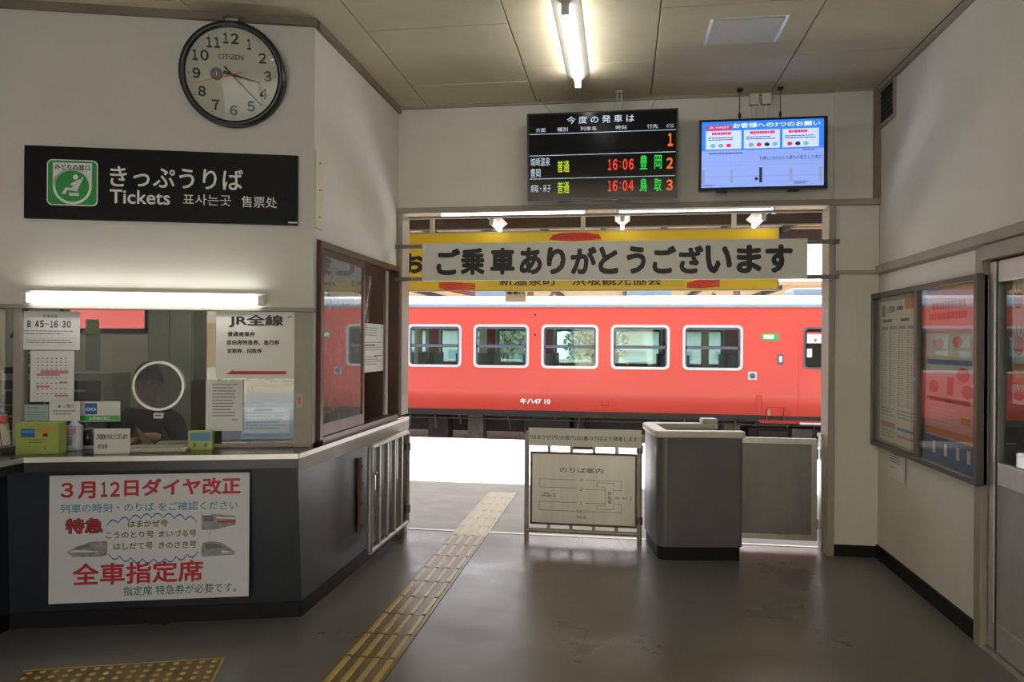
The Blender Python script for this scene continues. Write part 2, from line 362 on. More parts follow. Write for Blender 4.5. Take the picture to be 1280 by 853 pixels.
# right wall with the sliding door opening  (Y 2.3 .. 4.30)
YJ = 4.33
w = MB().box(XR, YJ-.04, 0, XR+.1, D+.1, HC+.2).box(XR, YB, 2.14, XR+.1, YJ-.04, HC+.2).box(XR, YB, 0, XR+.1, 2.2, 2.14)
struct(w, 'wall_right', 'wall_plaster')
struct(MB().prism([(0, 2.125), (-.035, 2.14), (-.035, 2.19), (0, 2.205)], -5.92, 3.2, lambda x, y, z: (XR+x, -z, y)), 'trim_9', 'trim_taupe', bevel=.003)
struct(MB().box(XR-.03, YJ-.075, 0, XR+.07, YJ, 2.125), 'trim_10', 'trim_taupe', bevel=.004)
struct(MB().box(XR-.045, 2.2, 2.05, XR+.08, YJ-.075, 2.125), 'trim_11', 'trim_taupe', bevel=.004)
struct(box(XR-.016, YJ, 0, XR, D, .10), 'baseboard_right', 'black_base')
struct(MB().box(XR-.03, YB, HC-.035, XR, D, HC), 'trim_12', 'trim_taupe')
struct(MB().box(XL, D-.02, HC-.02, XR, D, HC), 'trim_13', 'trim_taupe')
# left wall, with the long side of the ticket office glazing, and the back wall with the street entrance
struct(MB().box(XW-.1, YB, ZT, XW, 3.80, HC+.2).box(XW-.1, YB, 0, XW, .3, ZT), 'wall_left', 'wall_plaster')
struct(MB().box(XW-.1, YB-.1, 2.6, XR+.1, YB, HC+.2).box(XW-.1, YB-.1, 0, -2.3, YB, 2.6).box(1.4, YB-.1, 0, XR+.1, YB, 2.6).box(-.50, YB-.1, 0, -.40, YB, 2.6), 'wall_back', 'wall_plaster')
# ticket office: upper walls
c16, s16 = math.cos(BOOTH.a), math.sin(BOOTH.a)
BL = -(XL-XW)/c16
bw = box(BL, 0, ZT, 0, .1, HC+.2); o = struct(bw, 'wall_booth_front', 'wall_plaster', loc=BOOTH.o, rotz=BOOTH.a)
struct(MB().box(XL-.1, 4.25, 2.225, XL, D, HC+.2).box(XL-.1, 4.25, ZC+.02, XL, 4.30, 2.225).box(XL-.1, 4.25, 0, XL, D, ZC-.06), 'wall_booth_side', 'wall_plaster')
o = struct(MB().box(BL-.02, -.035, ZT-.024, .012, .05, ZT), 'trim_14', 'trim_taupe', loc=BOOTH.o, rotz=BOOTH.a, bevel=.003)
o = struct(MB().box(BL, -.03, HC-.045, .012, 0, HC), 'trim_15', 'trim_paint', loc=BOOTH.o, rotz=BOOTH.a)
struct(MB().box(XL, 4.26, HC-.05, XL+.025, D, HC), 'trim_16', 'trim_paint')
struct(MB().box(XW, YB, HC-.045, XW+.03, 3.76, HC).box(XW, .3, ZT-.024, XW+.035, 3.76, ZT), 'trim_17', 'trim_paint')
# office back part
wx0, wx1, wz0 = -4.95, -4.09, 1.66
struct(MB().box(-6.6, D, 0, wx0, D+.12, 3.7).box(wx1, D, 0, XL-.1, D+.12, 3.7).box(wx0, D, 0, wx1, D+.12, wz0).box(wx0, D, 2.5, wx1, D+.12, 3.7), 'wall_office_back', 'wall_board')
struct(MB().box(-6.7, .2, 0, -6.6, D+.1, 3.7).box(-6.6, .2, 0, XW-.1, .3, 3.7), 'wall_office_left', 'wall_board')
fw = struct(MB().box(wx0, D-.01, wz0, wx0+.04, D+.06, 2.5).box(wx1-.04, D-.01, wz0, wx1, D+.06, 2.5).box(wx0, D-.01, wz0, wx1, D+.06, wz0+.04), 'window_1', 'bronze_dark')
box(wx0+.04, D+.02, wz0+.04, wx1-.04, D+.025, 2.5).build('pane', 'clear_glass', fw)
# ceiling: backing plus single boards
ceil = struct(MB().box(-6.7, YB-.1, HC+.02, 2.1, 6.1, HC+.35), 'ceiling', 'ceiling_back')
colx = [-3.52, -2.51, -1.60, -.70, .205, 1.12, XR-.03]
rows = [[2.3, 3.9], [.8, 2.6, 3.9], [1., 2.63, 4.45, 5.45], [1.5, 3.35, 5.17, 5.47], [.7, 2.5, 4.36, 5.45], [1.5, 3.35, 5.16]]
for i in range(6):
    ys = [YB]+[-1.4]+rows[i]+[D-.004]
    for a, b in zip(ys, ys[1:]):
        dz = random.uniform(0, .003)
        struct(MB().box(colx[i]+.004, a+.004, HC+dz, colx[i+1]-.004, b-.003, HC+.02), 'ceiling_board', 'ceiling_board', ceil, bevel=.0015, seg=1)
# ceiling hatch
p = [hitz(x, y, HC) for x, y in ((879, 56), (888, 24), (989, 18), (969, 53))]
hx0, hx1, hy0, hy1 = (p[0].x+p[1].x)/2, (p[2].x+p[3].x)/2, (p[1].y+p[2].y)/2, (p[0].y+p[3].y)/2
h = thing('ceiling_hatch', 'off-white square access hatch in the beige ceiling above the doorway', 'hatch', ((hx0+hx1)/2, (hy0+hy1)/2, HC))
a, b = (hx1-hx0)/2, (hy1-hy0)/2
MB().ring(rrect(-a, -b, a, b, .004, 1), rrect(-a+.02, -b+.02, a-.02, b-.02, .004, 1), 0, .012).build('frame', 'aluminium', h).rotation_euler.x = PI/2
box(-a+.022, -b+.022, -.008, a-.022, b-.022, 0).build('cover', 'wall_board', h)

# ------------------------------------------------------------------ fluorescent lamps
def lamp(name, label, loc, rotz, L, group=None, wide=.09, glow='tube_glow', hang=0):
    t = thing(name, label, 'lamp', loc, rotz, group)      # runs along local x, hangs below z=0
    MB().prism([(-wide/2, 0), (-.022, -.045), (.022, -.045), (wide/2, 0)], -L/2, L/2, lambda x, y, z: (z, x, y)).build('housing', 'lamp_housing', t, .003)
    for s in (-1, 1): box(s*L/2, -.022, -.105, s*(L/2-.03), .022, -.03).build('lamp_holder', 'white_plastic', t, .004)
    MB().tube((-L/2+.03, 0, -.078), (L/2-.03, 0, -.078), .019, 14).build('fluorescent_tube', glow, t)
    return t
lamp('fluorescent_lamp', 'bare fluorescent tube lamp fixed to the beige ceiling', (-.33, 4.745, HC), PI/2, 1.25, None, .17)
lamp('fluorescent_lamp', 'ceiling fluorescent lamp behind the camera, nearer the street', (-.33, 1.2, HC), PI/2, 1.25, 'ceiling lamps out of view')
lamp('fluorescent_lamp', 'ceiling fluorescent lamp at the street entrance', (-.33, -1.6, HC), PI/2, 1.25, 'ceiling lamps out of view')
# lamp above the ticket window, turned on its side against the wall
ul, _ = uz(34, 375, BOOTH); ur, _ = uz(333, 378, BOOTH); zl = hit(180, 375, BOOTH).z
c = BOOTH.o+BOOTH.u*((ul+ur)/2); c.z = zl+.0
t = thing('window_lamp', 'long white fluorescent lamp mounted above the ticket window', 'lamp', c, BOOTH.a)
L = ur-ul
box(-L/2, -.03, -.01, L/2, 0, .045).build('housing', 'lamp_housing', t, .004)
for s in (-1, 1): box(s*L/2, -.085, -.03, s*(L/2-.035), -.03, .03).build('lamp_holder', 'white_plastic', t, .004)
MB().tube((-L/2+.035, -.06, 0), (L/2-.035, -.06, 0), .0165, 14).build('fluorescent_tube', 'tube_glow_window', t)
# lamps under the canopy just outside the doorway
for (x0, x1, yy, lab) in ((548, 735, 271, 'long fluorescent lamp under the canopy, left of the two over the doorway'), (770, 970, 268, 'long fluorescent lamp under the canopy, right of the two over the doorway')):
    PL = Pl(0, 6.45, 0); a = hit(x0, yy, PL); b = hit(x1, yy, PL)
    lamp('platform_lamp', lab, ((a.x+b.x)/2, 6.45, a.z+.085), 0, b.x-a.x, 'lamps over the doorway', glow='tube_glow_platform')
lampz = 2.99
for px, py, lab in ((614, 277, 'small end-on platform lamp seen below the left long lamp'), (778, 273, 'small end-on platform lamp between the two long lamps'), (955, 271, 'small end-on platform lamp at the right end of the long lamp')):
    p = hit(px, py, Pl(0, 7.6, 0))
    lamp('platform_lamp', lab, (p.x, 7.9, p.z+.07), PI/2, .6, 'lamps across the platform', wide=.16, glow='tube_glow_platform')

# ------------------------------------------------------------------ ticket office glazing
def bl(mb, name, m, parent=None, **k): return mb.build(name, m, parent, **k)
tw = struct(MB(), 'window_2', 'trim_taupe', loc=BOOTH.o, rotz=BOOTH.a) if False else None
pu = lambda x, y=480: uz(x, y, BOOTH)[0]
w2 = struct(MB().box(pu(368), -.02, ZC, .0, .06, ZT-.024).box(pu(18), -.02, ZC, pu(29), .06, ZT-.024).box(pu(29), 0, ZC, pu(368), .03, ZC+.02).box(BL, -.0, ZC, pu(18), .03, ZC+.02), 'window_2', 'trim_taupe', loc=BOOTH.o, rotz=BOOTH.a, bevel=.003)
box(pu(29), .012, ZC+.02, pu(368), .018, ZT-.022).build('pane', 'booth_glass', w2)
box(BL, .012, ZC+.02, pu(18), .018, ZT-.022).build('pane', 'booth_glass', w2)
MB().box(pu(271.5), -.004, 1.36, pu(270), .012, ZT-.024).build('pane_joint', 'steel', w2)
l = box(pu(371, 500), -.028, uz(375, 510, BOOTH)[1], pu(379.5, 500), -.02, uz(375, 492, BOOTH)[1]).build('switch_plate', 'beige_plastic', w2, bevel=.002)
box(pu(374, 500), -.031, uz(375, 505, BOOTH)[1], pu(376.5, 500), -.028, uz(375, 497, BOOTH)[1]).build('switch', 'poster_red', l)
w3 = struct(MB().box(XW-.05, .3, ZC, XW, .36, ZT-.022).box(XW-.05, 3.68, ZC, XW, 3.76, ZT-.022).box(XW-.05, 1.9, ZC, XW, 1.96, ZT-.022).box(XW-.05, .3, ZC, XW, 3.76, ZC+.03), 'window_3', 'aluminium')
box(XW-.03, .36, ZC+.03, XW-.024, 3.68, ZT-.022).build('pane', 'booth_glass', w3)

# brown sliding window on the office side wall
zt = 2.215
w4 = struct(MB().box(XL-.06, 4.30, zt-.04, XL+.03, 5.93, zt).box(XL-.06, 4.30, ZC+.03, XL+.03, 4.345, zt-.04).box(XL-.06, 5.885, ZC+.03, XL+.03, 5.93, zt-.04).box(XL-.06, 4.345, ZC+.0, XL+.03, 5.885, ZC+.045), 'window_4', 'bronze_frame', bevel=.003)
def leaf(y0, y1, x, m, nm='sliding_sash'):
    s = MB().box(x, y0, ZC+.047, x+.022, y0+.035, zt-.042).box(x, y1-.035, ZC+.047, x+.022, y1, zt-.042).box(x, y0+.035, ZC+.047, x+.022, y1-.035, ZC+.12).box(x, y0+.035, zt-.09, x+.022, y1-.035, zt-.042).build(nm, 'bronze_frame', w4, .002)
    box(x+.008, y0+.035, ZC+.12, x+.013, y1-.035, zt-.09).build('pane', m, s)
leaf(4.347, 5.115, XL-.005, 'milky_pane'); leaf(4.55, 5.14, XL-.045, 'clear_glass')
# vinyl curtain and notices inside that window
v = MB(); n = 14
for i in range(n+1):
    yy = 5.16+.34*i/n
    for k in range(9): z = 2.1-k*.085; v.v.append((XL-.06+.014*math.sin(i*1.3+k*.7), 5.16+(yy-5.16)*(1-(k/8)**1.3*.93), z))
v.f = [(i*9+k, (i+1)*9+k, (i+1)*9+k+1, i*9+k+1) for i in range(n) for k in range(8)]; v.sm = [True]*len(v.f)
tag(v.build('vinyl_curtain', 'vinyl'), 'clear vinyl sheet hanging gathered in the brown side window', 'curtain')
SI = SIDE.off(.085)
s = Sign('wall_notice', 'white printed sheet posted inside the brown side window', 'notice', SI, (451, 405), (480, 405), (478, 465), (451, 465), .002)
for q in range(3): s.lines(.08, .08+.3*q, .92, .28+.3*q, 4, 'ink_grey', .3, seed=q)
s.rect(.05, .44, .6, .46, 'ink'); s.rect(.55, .66, .9, .68, 'print_darkred')
tag(MB().box(-.55, -.03, 0, 0, 0, 2.6).build('wooden_partition', 'brown_panel', loc=(XL-.105, 5.93, 0)), 'brown wooden partition inside the office beside the side window', 'partition')
mat('door_panel', (.36, .35, .32), rough=.35)
mat('dark_cloth', (.03, .025, .02), rough=.9)

# ------------------------------------------------------------------ ticket counter
tc = thing('ticket_counter', 'dark slate ticket counter with aluminium edge strip below the ticket window', 'counter', (XL, 4.1, 0))
def W2(mb, name, m, parent, **k):
    o = mb.build(name, m, parent, **k); o.location = -Vector(parent.location); return o
top = [(-3.17, .3), (-3.17, 3.546), (-1.80, 3.954), (-1.80, 6.12), (XL+.002, 6.12), (XL+.002, 4.252), (XW+.002, 3.762), (XW+.002, .3)]
topo = W2(MB().prism(top, ZC-.035, ZC), 'countertop', 'dark_laminate', tc)
inner = [(XL-.1, D-.01), (XL-.1, 4.28), (XW-.1, 3.78), (XW-.1, .31), (-4.1, .31), (-4.1, 4.2), (-2.4, 4.75), (-2.4, D-.01)]
W2(MB().prism([(XL-.002, 4.35), (XL-.002, 4.26), (XW, 3.77), (XW, 3.2), (-3.80, 3.2), (-3.80, 3.94), (-1.96, 4.48)][::-1], ZC-.035, ZC-.001), 'inner_desk', 'dark_laminate', tc)
def strip(pts, z0, z1, out, nm, m):
    mb = MB()
    for (a, b) in zip(pts, pts[1:]):
        a = Vector(a); b = Vector(b); d = (b-a).normalized(); n_ = Vector((d.y, -d.x))*out
        vs = [(a.x, a.y), (b.x, b.y), (b.x+n_.x, b.y+n_.y), (a.x+n_.x, a.y+n_.y)]
        mb.prism(vs, z0, z1)
    return W2(mb, nm, m, tc)
edge = [(-3.17, .3), (-3.17, 3.546), (-1.80, 3.954), (-1.80, 6.12)]
strip(edge, ZC-.024, ZC+.003, .006, 'edge_strip', 'aluminium')
strip(edge[2:], ZC-.10, ZC-.026, .004, 'side_skirt', 'trim_taupe')
strip(edge[:3], ZC-.075, ZC-.026, .004, 'front_skirt', 'black_plastic')
fp = MB()
T_ = [(-3.30, .3), (-3.30, 3.58), (-1.835, 4.02), (-1.835, 5.93)]; B_ = [(-3.33, .3), (-3.33, 3.64), (-1.835, 4.085), (-1.835, 5.93)]
for nm, i in (('side_panel', 0), ('front_panel', 1), ('side_panel', 2)):
    a, b, c_, d_ = T_[i], T_[i+1], B_[i+1], B_[i]; pts = [(a[0], a[1], ZC-.036), (b[0], b[1], ZC-.036), (c_[0], c_[1], .09), (d_[0], d_[1], .09)]
    e = Vector((b[0]-a[0], b[1]-a[1], 0)).normalized(); n_ = Vector((-e.y, e.x, 0))*.012
    W2(MB().add(pts+[tuple(Vector(p_)+n_) for p_ in pts], [(0, 3, 2, 1), (4, 5, 6, 7), (0, 1, 5, 4), (1, 2, 6, 5), (2, 3, 7, 6), (3, 0, 4, 7)]), nm, 'slate_panel', tc)
strip([(-3.335, .3), (-3.335, 3.64), (-1.84, 4.085), (-1.84, 5.93)], 0, .09, .008, 'kick_board', 'black_base')
for px in (42, 107, 236):
    p = hit(px, 574 if px < 60 else 572, Pl(-1.80, 3.954, 16.6)); W2(MB().ball((p.x, p.y, ZC-.012), .004, 8, 4), 'screw', 'steel_dull', tc)

# poster on the counter front
PF = Pl(-1.835, 4.055, 16.7).off(-.055)
s = Sign('timetable_revision_poster', 'white poster with red and blue Japanese lettering on the slate counter front', 'poster', PF, (58.3, 596.4), (311.4, 589.4), (311.7, 743), (64.3, 757.9), .001, 'poster_white')
s.o.rotation_euler = (0, 0, 0)
s.text('３月', .055, .05, .225, .185, 'print_red', .03); s.digits('12', .25, .055, .345, .175, 'print_red', .03); s.text('日ダイヤ改正', .365, .035, .955, .175, 'print_red', .03)
s.text('列車の時刻・のりば をご確認ください', .055, .225, .94, .295, 'print_blue', .012)
s.text('特急', .078, .335, .265, .46, 'ink', .05, up=.0008); s.text('特急', .082, .34, .262, .455, 'print_red', .014, up=.0014)
s.text('はまかぜ号', .385, .365, .585, .42, 'print_olive', .02)
s.text('こうのとり号', .275, .45, .515, .505, 'print_olive', .02); s.text('まいづる号', .54, .45, .73, .505, 'print_olive', .02)
s.text('はしだて号', .315, .54, .51, .595, 'print_olive', .02); s.text('きのさき号', .54, .54, .73, .595, 'print_olive', .02)
s.text('全車指定席', .115, .69, .765, .865, 'print_red', .022)
s.text('指定席 特急券が必要です。', .365, .885, .935, .96, 'print_green', .006)
cl = MB(); nn = 15
def scallop(ax, az, bx, bz, n, side, amp=.035):
    for i in range(n):
        for k in range(6):
            q0 = k/6; q1 = (k+1)/6
            P = []
            for q in (q0, q1):
                t = (i+q)/n; bow = 1-4*(t-.5)**2
                P.append((ax+(bx-ax)*t, az+(bz-az)*t-side*(.05*bow+amp*math.sin(PI*q))))
            (x0, z0), (x1, z1) = P; s.poly([(x0, z0), (x0, z0+.007), (x1, z1+.015), (x1, z1)], None, mb=cl)
scallop(.28, .40, .73, .385, 8, 1); cl.build('cloud_outline', 'print_navy', s.root); cl = MB(); scallop(.29, .615, .74, .62, 8, -1); cl.build('cloud_outline', 'print_navy', s.root); cl = MB(); scallop(.235, .50, .232, .56, 1, .3, .02); cl.build('cloud_outline', 'print_navy', s.root); cl = MB(); scallop(.80, .47, .79, .55, 1, .3, .03)
cl.build('cloud_outline', 'print_navy', s.root)
# three printed trains
def ptrain(pts, cab, win):
    s.poly(pts, 'grey_print', 'train_picture', up=.0012)
    s.poly(cab, 'ink_grey', 'train_picture', up=.0016)
    for wq in win: s.poly(wq, 'white_paper', 'train_picture', up=.0018)
ptrain([(.085, .60), (.13, .56), (.20, .525), (.285, .52), (.285, .63), (.25, .645), (.12, .64)], [(.12, .585), (.15, .555), (.20, .54), (.20, .565)], [[(.09, .602), (.13, .585), (.24, .60), (.24, .606)]])
ptrain([(.755, .325), (.80, .325), (.93, .35), (.93, .42), (.82, .455), (.755, .455)], [(.765, .345), (.815, .345), (.815, .385), (.765, .385)], [[(.83, .35), (.93, .362), (.93, .375), (.83, .365)], [(.76, .325), (.80, .325), (.81, .337), (.76, .337)]])
ptrain([(.755, .63), (.76, .56), (.80, .545), (.86, .56), (.93, .64), (.925, .66), (.76, .67)], [(.77, .575), (.80, .56), (.85, .575), (.87, .60), (.78, .61)], [[(.86, .62), (.92, .64), (.86, .645)]])
s.rect(.835, .385, .93, .40, 'print_red', up=.0018)

# things on the counter
def cpos(px, py, z=ZC): return hitz(px, py, z)
def card(name, label, px0, px1, yt, yb, dy, m='white_paper', t=.004, cat='sign', rot=None, zb=None):
    pl = BOOTH.off(dy); a = hit(px0, yb, pl); b = hit(px1, yb, pl); z1 = hit((px0+px1)/2, yt, pl).z; z0 = ZC if zb is None else hit((px0+px1)/2, zb, pl).z
    pl2 = Pl(0, 0, 0)
    class C(Sign):
        def __init__(q):
            q.W = (b-a).to_2d().length; q.H = z1-z0; q.t = t; q.root = thing(name, label, cat, ((a.x+b.x)/2, (a.y+b.y)/2, z0), BOOTH.a)
            q.o = box(-q.W/2, -t, 0, q.W/2, 0, q.H).build('board', m, q.root, .001)
    return C()
k = card('lime_pamphlet_box', 'lime green printed box standing at the left of the ticket window', 30, 83, 527, 560, -.09, 'lime_box', .09, 'box')
k.rect(.12, .18, .44, .45, 'print_navy'); k.rect(.14, .22, .42, .32, 'print_blue', up=.0009)
for i in range(3): k.rect(.50+.15*i, .17, .60+.15*i, .30, 'orange_print'); k.rect(.62, .34, .74, .44, 'crab_red', up=.0008)
k.lines(.3, .52, .7, .68, 2, 'print_olive'); k.rect(.66, .78, .70, .84, 'crab_red')
k = card('acrylic_card', 'pale green rounded card on top of the lime box', 31, 61, 506, 527, -.10, 'card_pale', .006, zb=526.5); k.lines(.1, .45, .95, .85, 3, 'sign_green', .25); k.rect(.1, .15, .6, .22, 'print_blue')
k = card('guide_card', 'white card with small black print above the lime box', 62, 100, 502, 526, -.10, 'white_paper', .006, zb=526.5); k.text('ご案内', .48, .14, .80, .32, 'ink'); k.lines(.12, .46, .9, .76, 2, 'ink_grey', .35); k.poly([(.28, .3), (.36, .14), (.38, .3)], 'ink')
k = card('card_logo_sign', 'white and green sign with a blue square logo beside the round disc', 101, 150.5, 502, 529, -.02, 'white_plastic', .012, zb=527)
k.rect(0, .70, 1, .97, 'card_green'); k.rect(.13, .08, .43, .64, 'print_navy'); k.text('ICOCA', .15, .30, .41, .46, 'ink_white', .02); k.text('お客様の窓口', .24, .75, .76, .92, 'ink_white', .01)
box(-.03, -.005, -.06, .03, .02, 0).build('stand', 'black_plastic', k.root)
k = card('thank_you_card', 'white name card reading thank you in front of the black cup', 118.5, 163, 536, 561.5, -.19, 'white_plastic', .012)
k.text('ご利用ありがとうございます', .06, .2, .95, .42, 'ink', .02); k.text('担当者', .10, .60, .38, .78, 'ink', .01)
k = card('small_lime_box', 'small blue and lime box with two round faces near the posters', 238, 268, 538, 557, -.05, 'lime_box', .05, 'box')
k.rect(.1, .08, .95, .5, 'print_blue'); [k.poly(circ2, 'ink_grey') for circ2 in ([(.28+.07*math.cos(a), .72+.12*math.sin(a)) for a in [i*PI/5 for i in range(10)]], [(.74+.07*math.cos(a), .72+.12*math.sin(a)) for a in [i*PI/5 for i in range(10)]])]
# sanitizer bottle
p = cpos(93, 563)
b = thing('sanitizer_bottle', 'white pump bottle of hand sanitizer with pink label by the glass', 'bottle', p, BOOTH.a)
MB().prism(rrect(-.043, -.026, .043, .026, .02), 0, .145).build('bottle_body', 'bottle_body', b, .006)
MB().lathe([(.03, .145), (.018, .163), (.013, .167), (0, .167)], 16).build('shoulder', 'bottle_body', b)
MB().tube((0, 0, .165), (0, 0, .187), .015, 14).tube((0, 0, .187), (0, 0, .215), .005, 8).build('pump_collar', 'white_plastic', b)
MB().box(-.03, -.011, .213, .016, .011, .229).box(-.038, -.005, .208, -.03, .005, .222).build('pump_head', 'white_plastic', b, .004)
q = MB().box(-.030, -.0275, .10, .018, -.0262, .128).build('label_band', 'print_pink', b)
MB().box(-.028, -.0275, .09, .01, -.0262, .097).box(-.03, -.0275, .03, .0, -.0262, .085).build('small_print', 'grey_print', b)
# black cup
p = cpos(110, 561)+BOOTH.n*.01
b = thing('pen_cup', 'black pen cup standing between the pump bottle and the white card', 'cup', (p.x, p.y, ZC))
MB().lathe([(0, 0), (.038, 0), (.04, .12), (.034, .12), (.033, .01), (0, .01)], 20).build('cup_body', 'black_plastic', b)
MB().lathe([(.0395, .108), (.042, .109), (.042, .122), (.0395, .123)], 20).build('rim', 'steel_dull', b)
for i, (dx, dy) in enumerate(((.012, .01), (-.012, -.004), (.002, -.015))): MB().tube((dx*.5, dy*.5, .012), (dx*1.8, dy*1.6, .135+.006*i), .004, 6).build('pen', ('ink', 'print_navy', 'steel')[i], b)
# coin tray with ribs and papers
p = cpos(198, 563)
b = thing('cash_tray', 'beige ribbed cash tray lying on the counter before the disc', 'tray', ((p+BOOTH.n*.0).x+.02, p.y-.03, ZC+.0005), BOOTH.a)
MB().box(-.17, -.075, 0, .17, .075, .022).build('tray_body', 'beige_plastic', b, .006)
r = MB()
for i in range(17): r.box(-.155+i*.0185, -.065, .022, -.147+i*.0185, .055, .030)
r.build('ribs', 'beige_plastic', b)
b = thing('ticket_stack', 'loose stack of beige paper tickets under the clerk hand', 'papers', (p.x+.02, p.y+.15, ZC+.0005), BOOTH.a)
for i in range(4): MB().box(-.13+.01*i, -.05, .008*i, .13-.012*i, .05, .008*i+.007).build('sheet', 'beige_plastic' if i % 2 else 'kraft', b).rotation_euler.z = .05*i-.07
b = MB().add([(-.09, 0, 0), (.07, .01, 0), (.02, -.05, .0), (-.045, -.012, .13), (-.07, .03, .02)], [(0, 2, 3), (2, 1, 3), (1, 4, 3), (4, 0, 3), (0, 4, 1, 2)]).build('folded_paper', 'kraft', loc=(p.x-.16, p.y+.10, ZC+.0005), rotz=.2)
tag(b, 'folded brown paper cone standing behind the white thank you card', 'paper')
# pamphlet rack at the far left
p = hitz(8, 566, ZC)
b = thing('pamphlet_rack', 'slanted pamphlet rack full of leaflets at the left counter end', 'rack', (p.x-.11, p.y-.02, ZC), math.radians(60))
MB().box(-.13, -.10, 0, .13, .10, .03).build('rack_base', 'bronze_dark', b, .003)
MB().add([(-.13, .03, .03), (.13, .03, .03), (.13, .10, .22), (-.13, .10, .22), (-.13, .04, .03), (.13, .04, .03), (.13, .11, .22), (-.13, .11, .22)], [(0, 1, 2, 3), (7, 6, 5, 4), (0, 4, 5, 1), (1, 5, 6, 2), (2, 6, 7, 3), (3, 7, 4, 0)]).build('rack_back', 'bronze_dark', b)
for i in range(5):
    x = -.12+i*.05
    o = thing('leaflet', ['pale leaflet, first in the slanted pamphlet rack', 'brownish leaflet, second in the slanted pamphlet rack', 'blue leaflet, middle one of the slanted pamphlet rack', 'white leaflet with blue corner in the slanted pamphlet rack', 'cream leaflet at the end of the slanted pamphlet rack'][i], 'leaflet', b.location+Matrix.Rotation(math.radians(60), 3, 'Z') @ Vector((x+.02, .0, .031)), math.radians(60), 'leaflets in the rack')
    m_ = ['card_pale', 'beige_plastic', 'print_navy', 'white_paper', 'poster_cream'][i]
    MB().add([(-.022, 0, 0), (.022, 0, 0), (.022, .06, .17), (-.022, .06, .17), (-.022, .006, 0), (.022, .006, 0), (.022, .066, .17), (-.022, .066, .17)], [(0, 1, 2, 3), (7, 6, 5, 4), (0, 4, 5, 1), (1, 5, 6, 2), (2, 6, 7, 3), (3, 7, 4, 0)]).build('cover', m_, o)
    MB().add([(-.022, .0405, .12), (.022, .0405, .12), (.022, .0565, .165), (-.022, .0565, .165)], [(0, 1, 2, 3)]).build('title_band', ['sign_green', 'white_paper', 'print_blue', 'print_navy', 'crab_red'][i], o)

# things on the ticket window glass
G = BOOTH.off(.004)
s = Sign('hours_notice', 'white notice with the hours 8:45 to 16:30 on the ticket glass', 'notice', G, (26, 389), (100, 390), (100, 438), (26, 437), .004)
s.text('営業時間', .38, .08, .62, .17, 'ink_grey'); s.digits('8:45～16:30', .11, .24, .85, .42, 'ink', .03); s.lines(.06, .50, .92, .64, 2, 'ink_grey', .3); s.lines(.1, .74, .9, .86, 2, 'ink_grey', .3, seed=4)
fr_ = MB(); s.rect(.08, .69, .94, .695, None, mb=fr_); s.rect(.08, .88, .94, .885, None, mb=fr_); fr_.build('box_rule', 'ink_grey', s.root)
s = Sign('calendar_sheet', 'white calendar sheet with pink marked days below the hours notice', 'calendar', G, (38, 438.5), (93, 439.5), (92, 503), (38, 502), .003)
rr = random.Random(3)
for (z0, z1) in ((.14, .42), (.52, .94)):
    g = MB()
    for i in range(7):
        for j in range(4): s.rect(.16+i*.105, z0+(z1-z0)*j/4, .20+i*.105, z0+(z1-z0)*j/4+.018, None, mb=g)
    g.build('dates', 'ink_grey', s.root)
s.rect(.24, .38, .88, .45, 'print_pink'); s.rect(.14, .44, .68, .49, 'print_pink'); s.rect(.14, .68, .45, .72, 'print_pink'); s.rect(.66, .60, .86, .64, 'print_pink'); s.rect(.56, .86, .88, .90, 'print_pink')
s = Sign('ticket_types_panel', 'large grey-white panel headed JR with a long red arrow', 'sign', BOOTH.off(-.006), (270.5, 389), (369, 390), (369, 473), (270, 473.5), .006, 'banner_face')
s.text('JR全線', .16, .05, .85, .24, 'ink', .03); s.text('JR', .895, .06, .965, .10, 'ink', .01)
s.text('普通乗車券', .145, .305, .49, .375, 'ink', .028); s.text('自由席特急券、急行券', .14, .425, .80, .50, 'ink', .028); s.text('定期券、回数券', .14, .555, .58, .625, 'ink', .028)
s.poly([(.125, .94), (.23, .865), (.215, .89), (.89, .89), (.89, .94)], 'print_red', 'arrow')
s = Sign('typed_letter', 'grey-white typed letter below the red arrow panel', 'notice', G, (257.5, 475.5), (304.5, 475.5), (303, 540), (257, 538), .002); s.lines(.18, .08, .88, .75, 11, 'ink_grey', .3); s.lines(.7, .77, .85, .80, 1, 'ink_grey', .6)
s = Sign('map_sheet', 'white and blue printed map sheet low on the ticket glass', 'notice', BOOTH.off(.03), (304.5, 510), (362, 508.5), (361, 541.5), (300, 542), .002, 'poster_white'); s.lines(.06, .2, .94, .9, 6, 'print_blue', .45, seed=8); s.rect(.25, .07, .65, .13, 'print_navy')
s = Sign('blue_pamphlet', 'blue pamphlet lying behind the white map sheet', 'pamphlet', BOOTH.off(.04), (302, 505), (367, 503), (367, 548), (300, 550), .002, 'print_blue'); s.rect(.05, .85, .95, .93, 'print_navy')
# round speaking disc
cu, cz = uz(199.5, 482.5, BOOTH); cr = (uz(232, 482, BOOTH)[0]-uz(167, 482, BOOTH)[0])/2
dc = thing('speaking_disc', 'round grey perforated speaking disc with white rim in ticket glass', 'disc', BOOTH.o+BOOTH.u*cu+Vector((0, 0, cz)), BOOTH.a)
MB().ring(circ(0, 0, cr, 40), circ(0, 0, cr-.014, 40), .012, -.022).build('rim', 'aluminium', dc)
dm = bpy.data.materials.new('disc_mesh'); dm.use_nodes = True; t = dm.node_tree; MATS['disc_mesh'] = dm
p_ = t.nodes['Principled BSDF']; p_.inputs['Base Color'].default_value = (.12, .12, .125, 1); p_.inputs['Roughness'].default_value = .5
vo = N(t, 'ShaderNodeTexVoronoi'); vo.inputs['Scale'].default_value = 150; vo.inputs['Randomness'].default_value = 0; tcn = N(t, 'ShaderNodeTexCoord'); gt = N(t, 'ShaderNodeMath', operation='LESS_THAN'); gt.inputs[1].default_value = .49
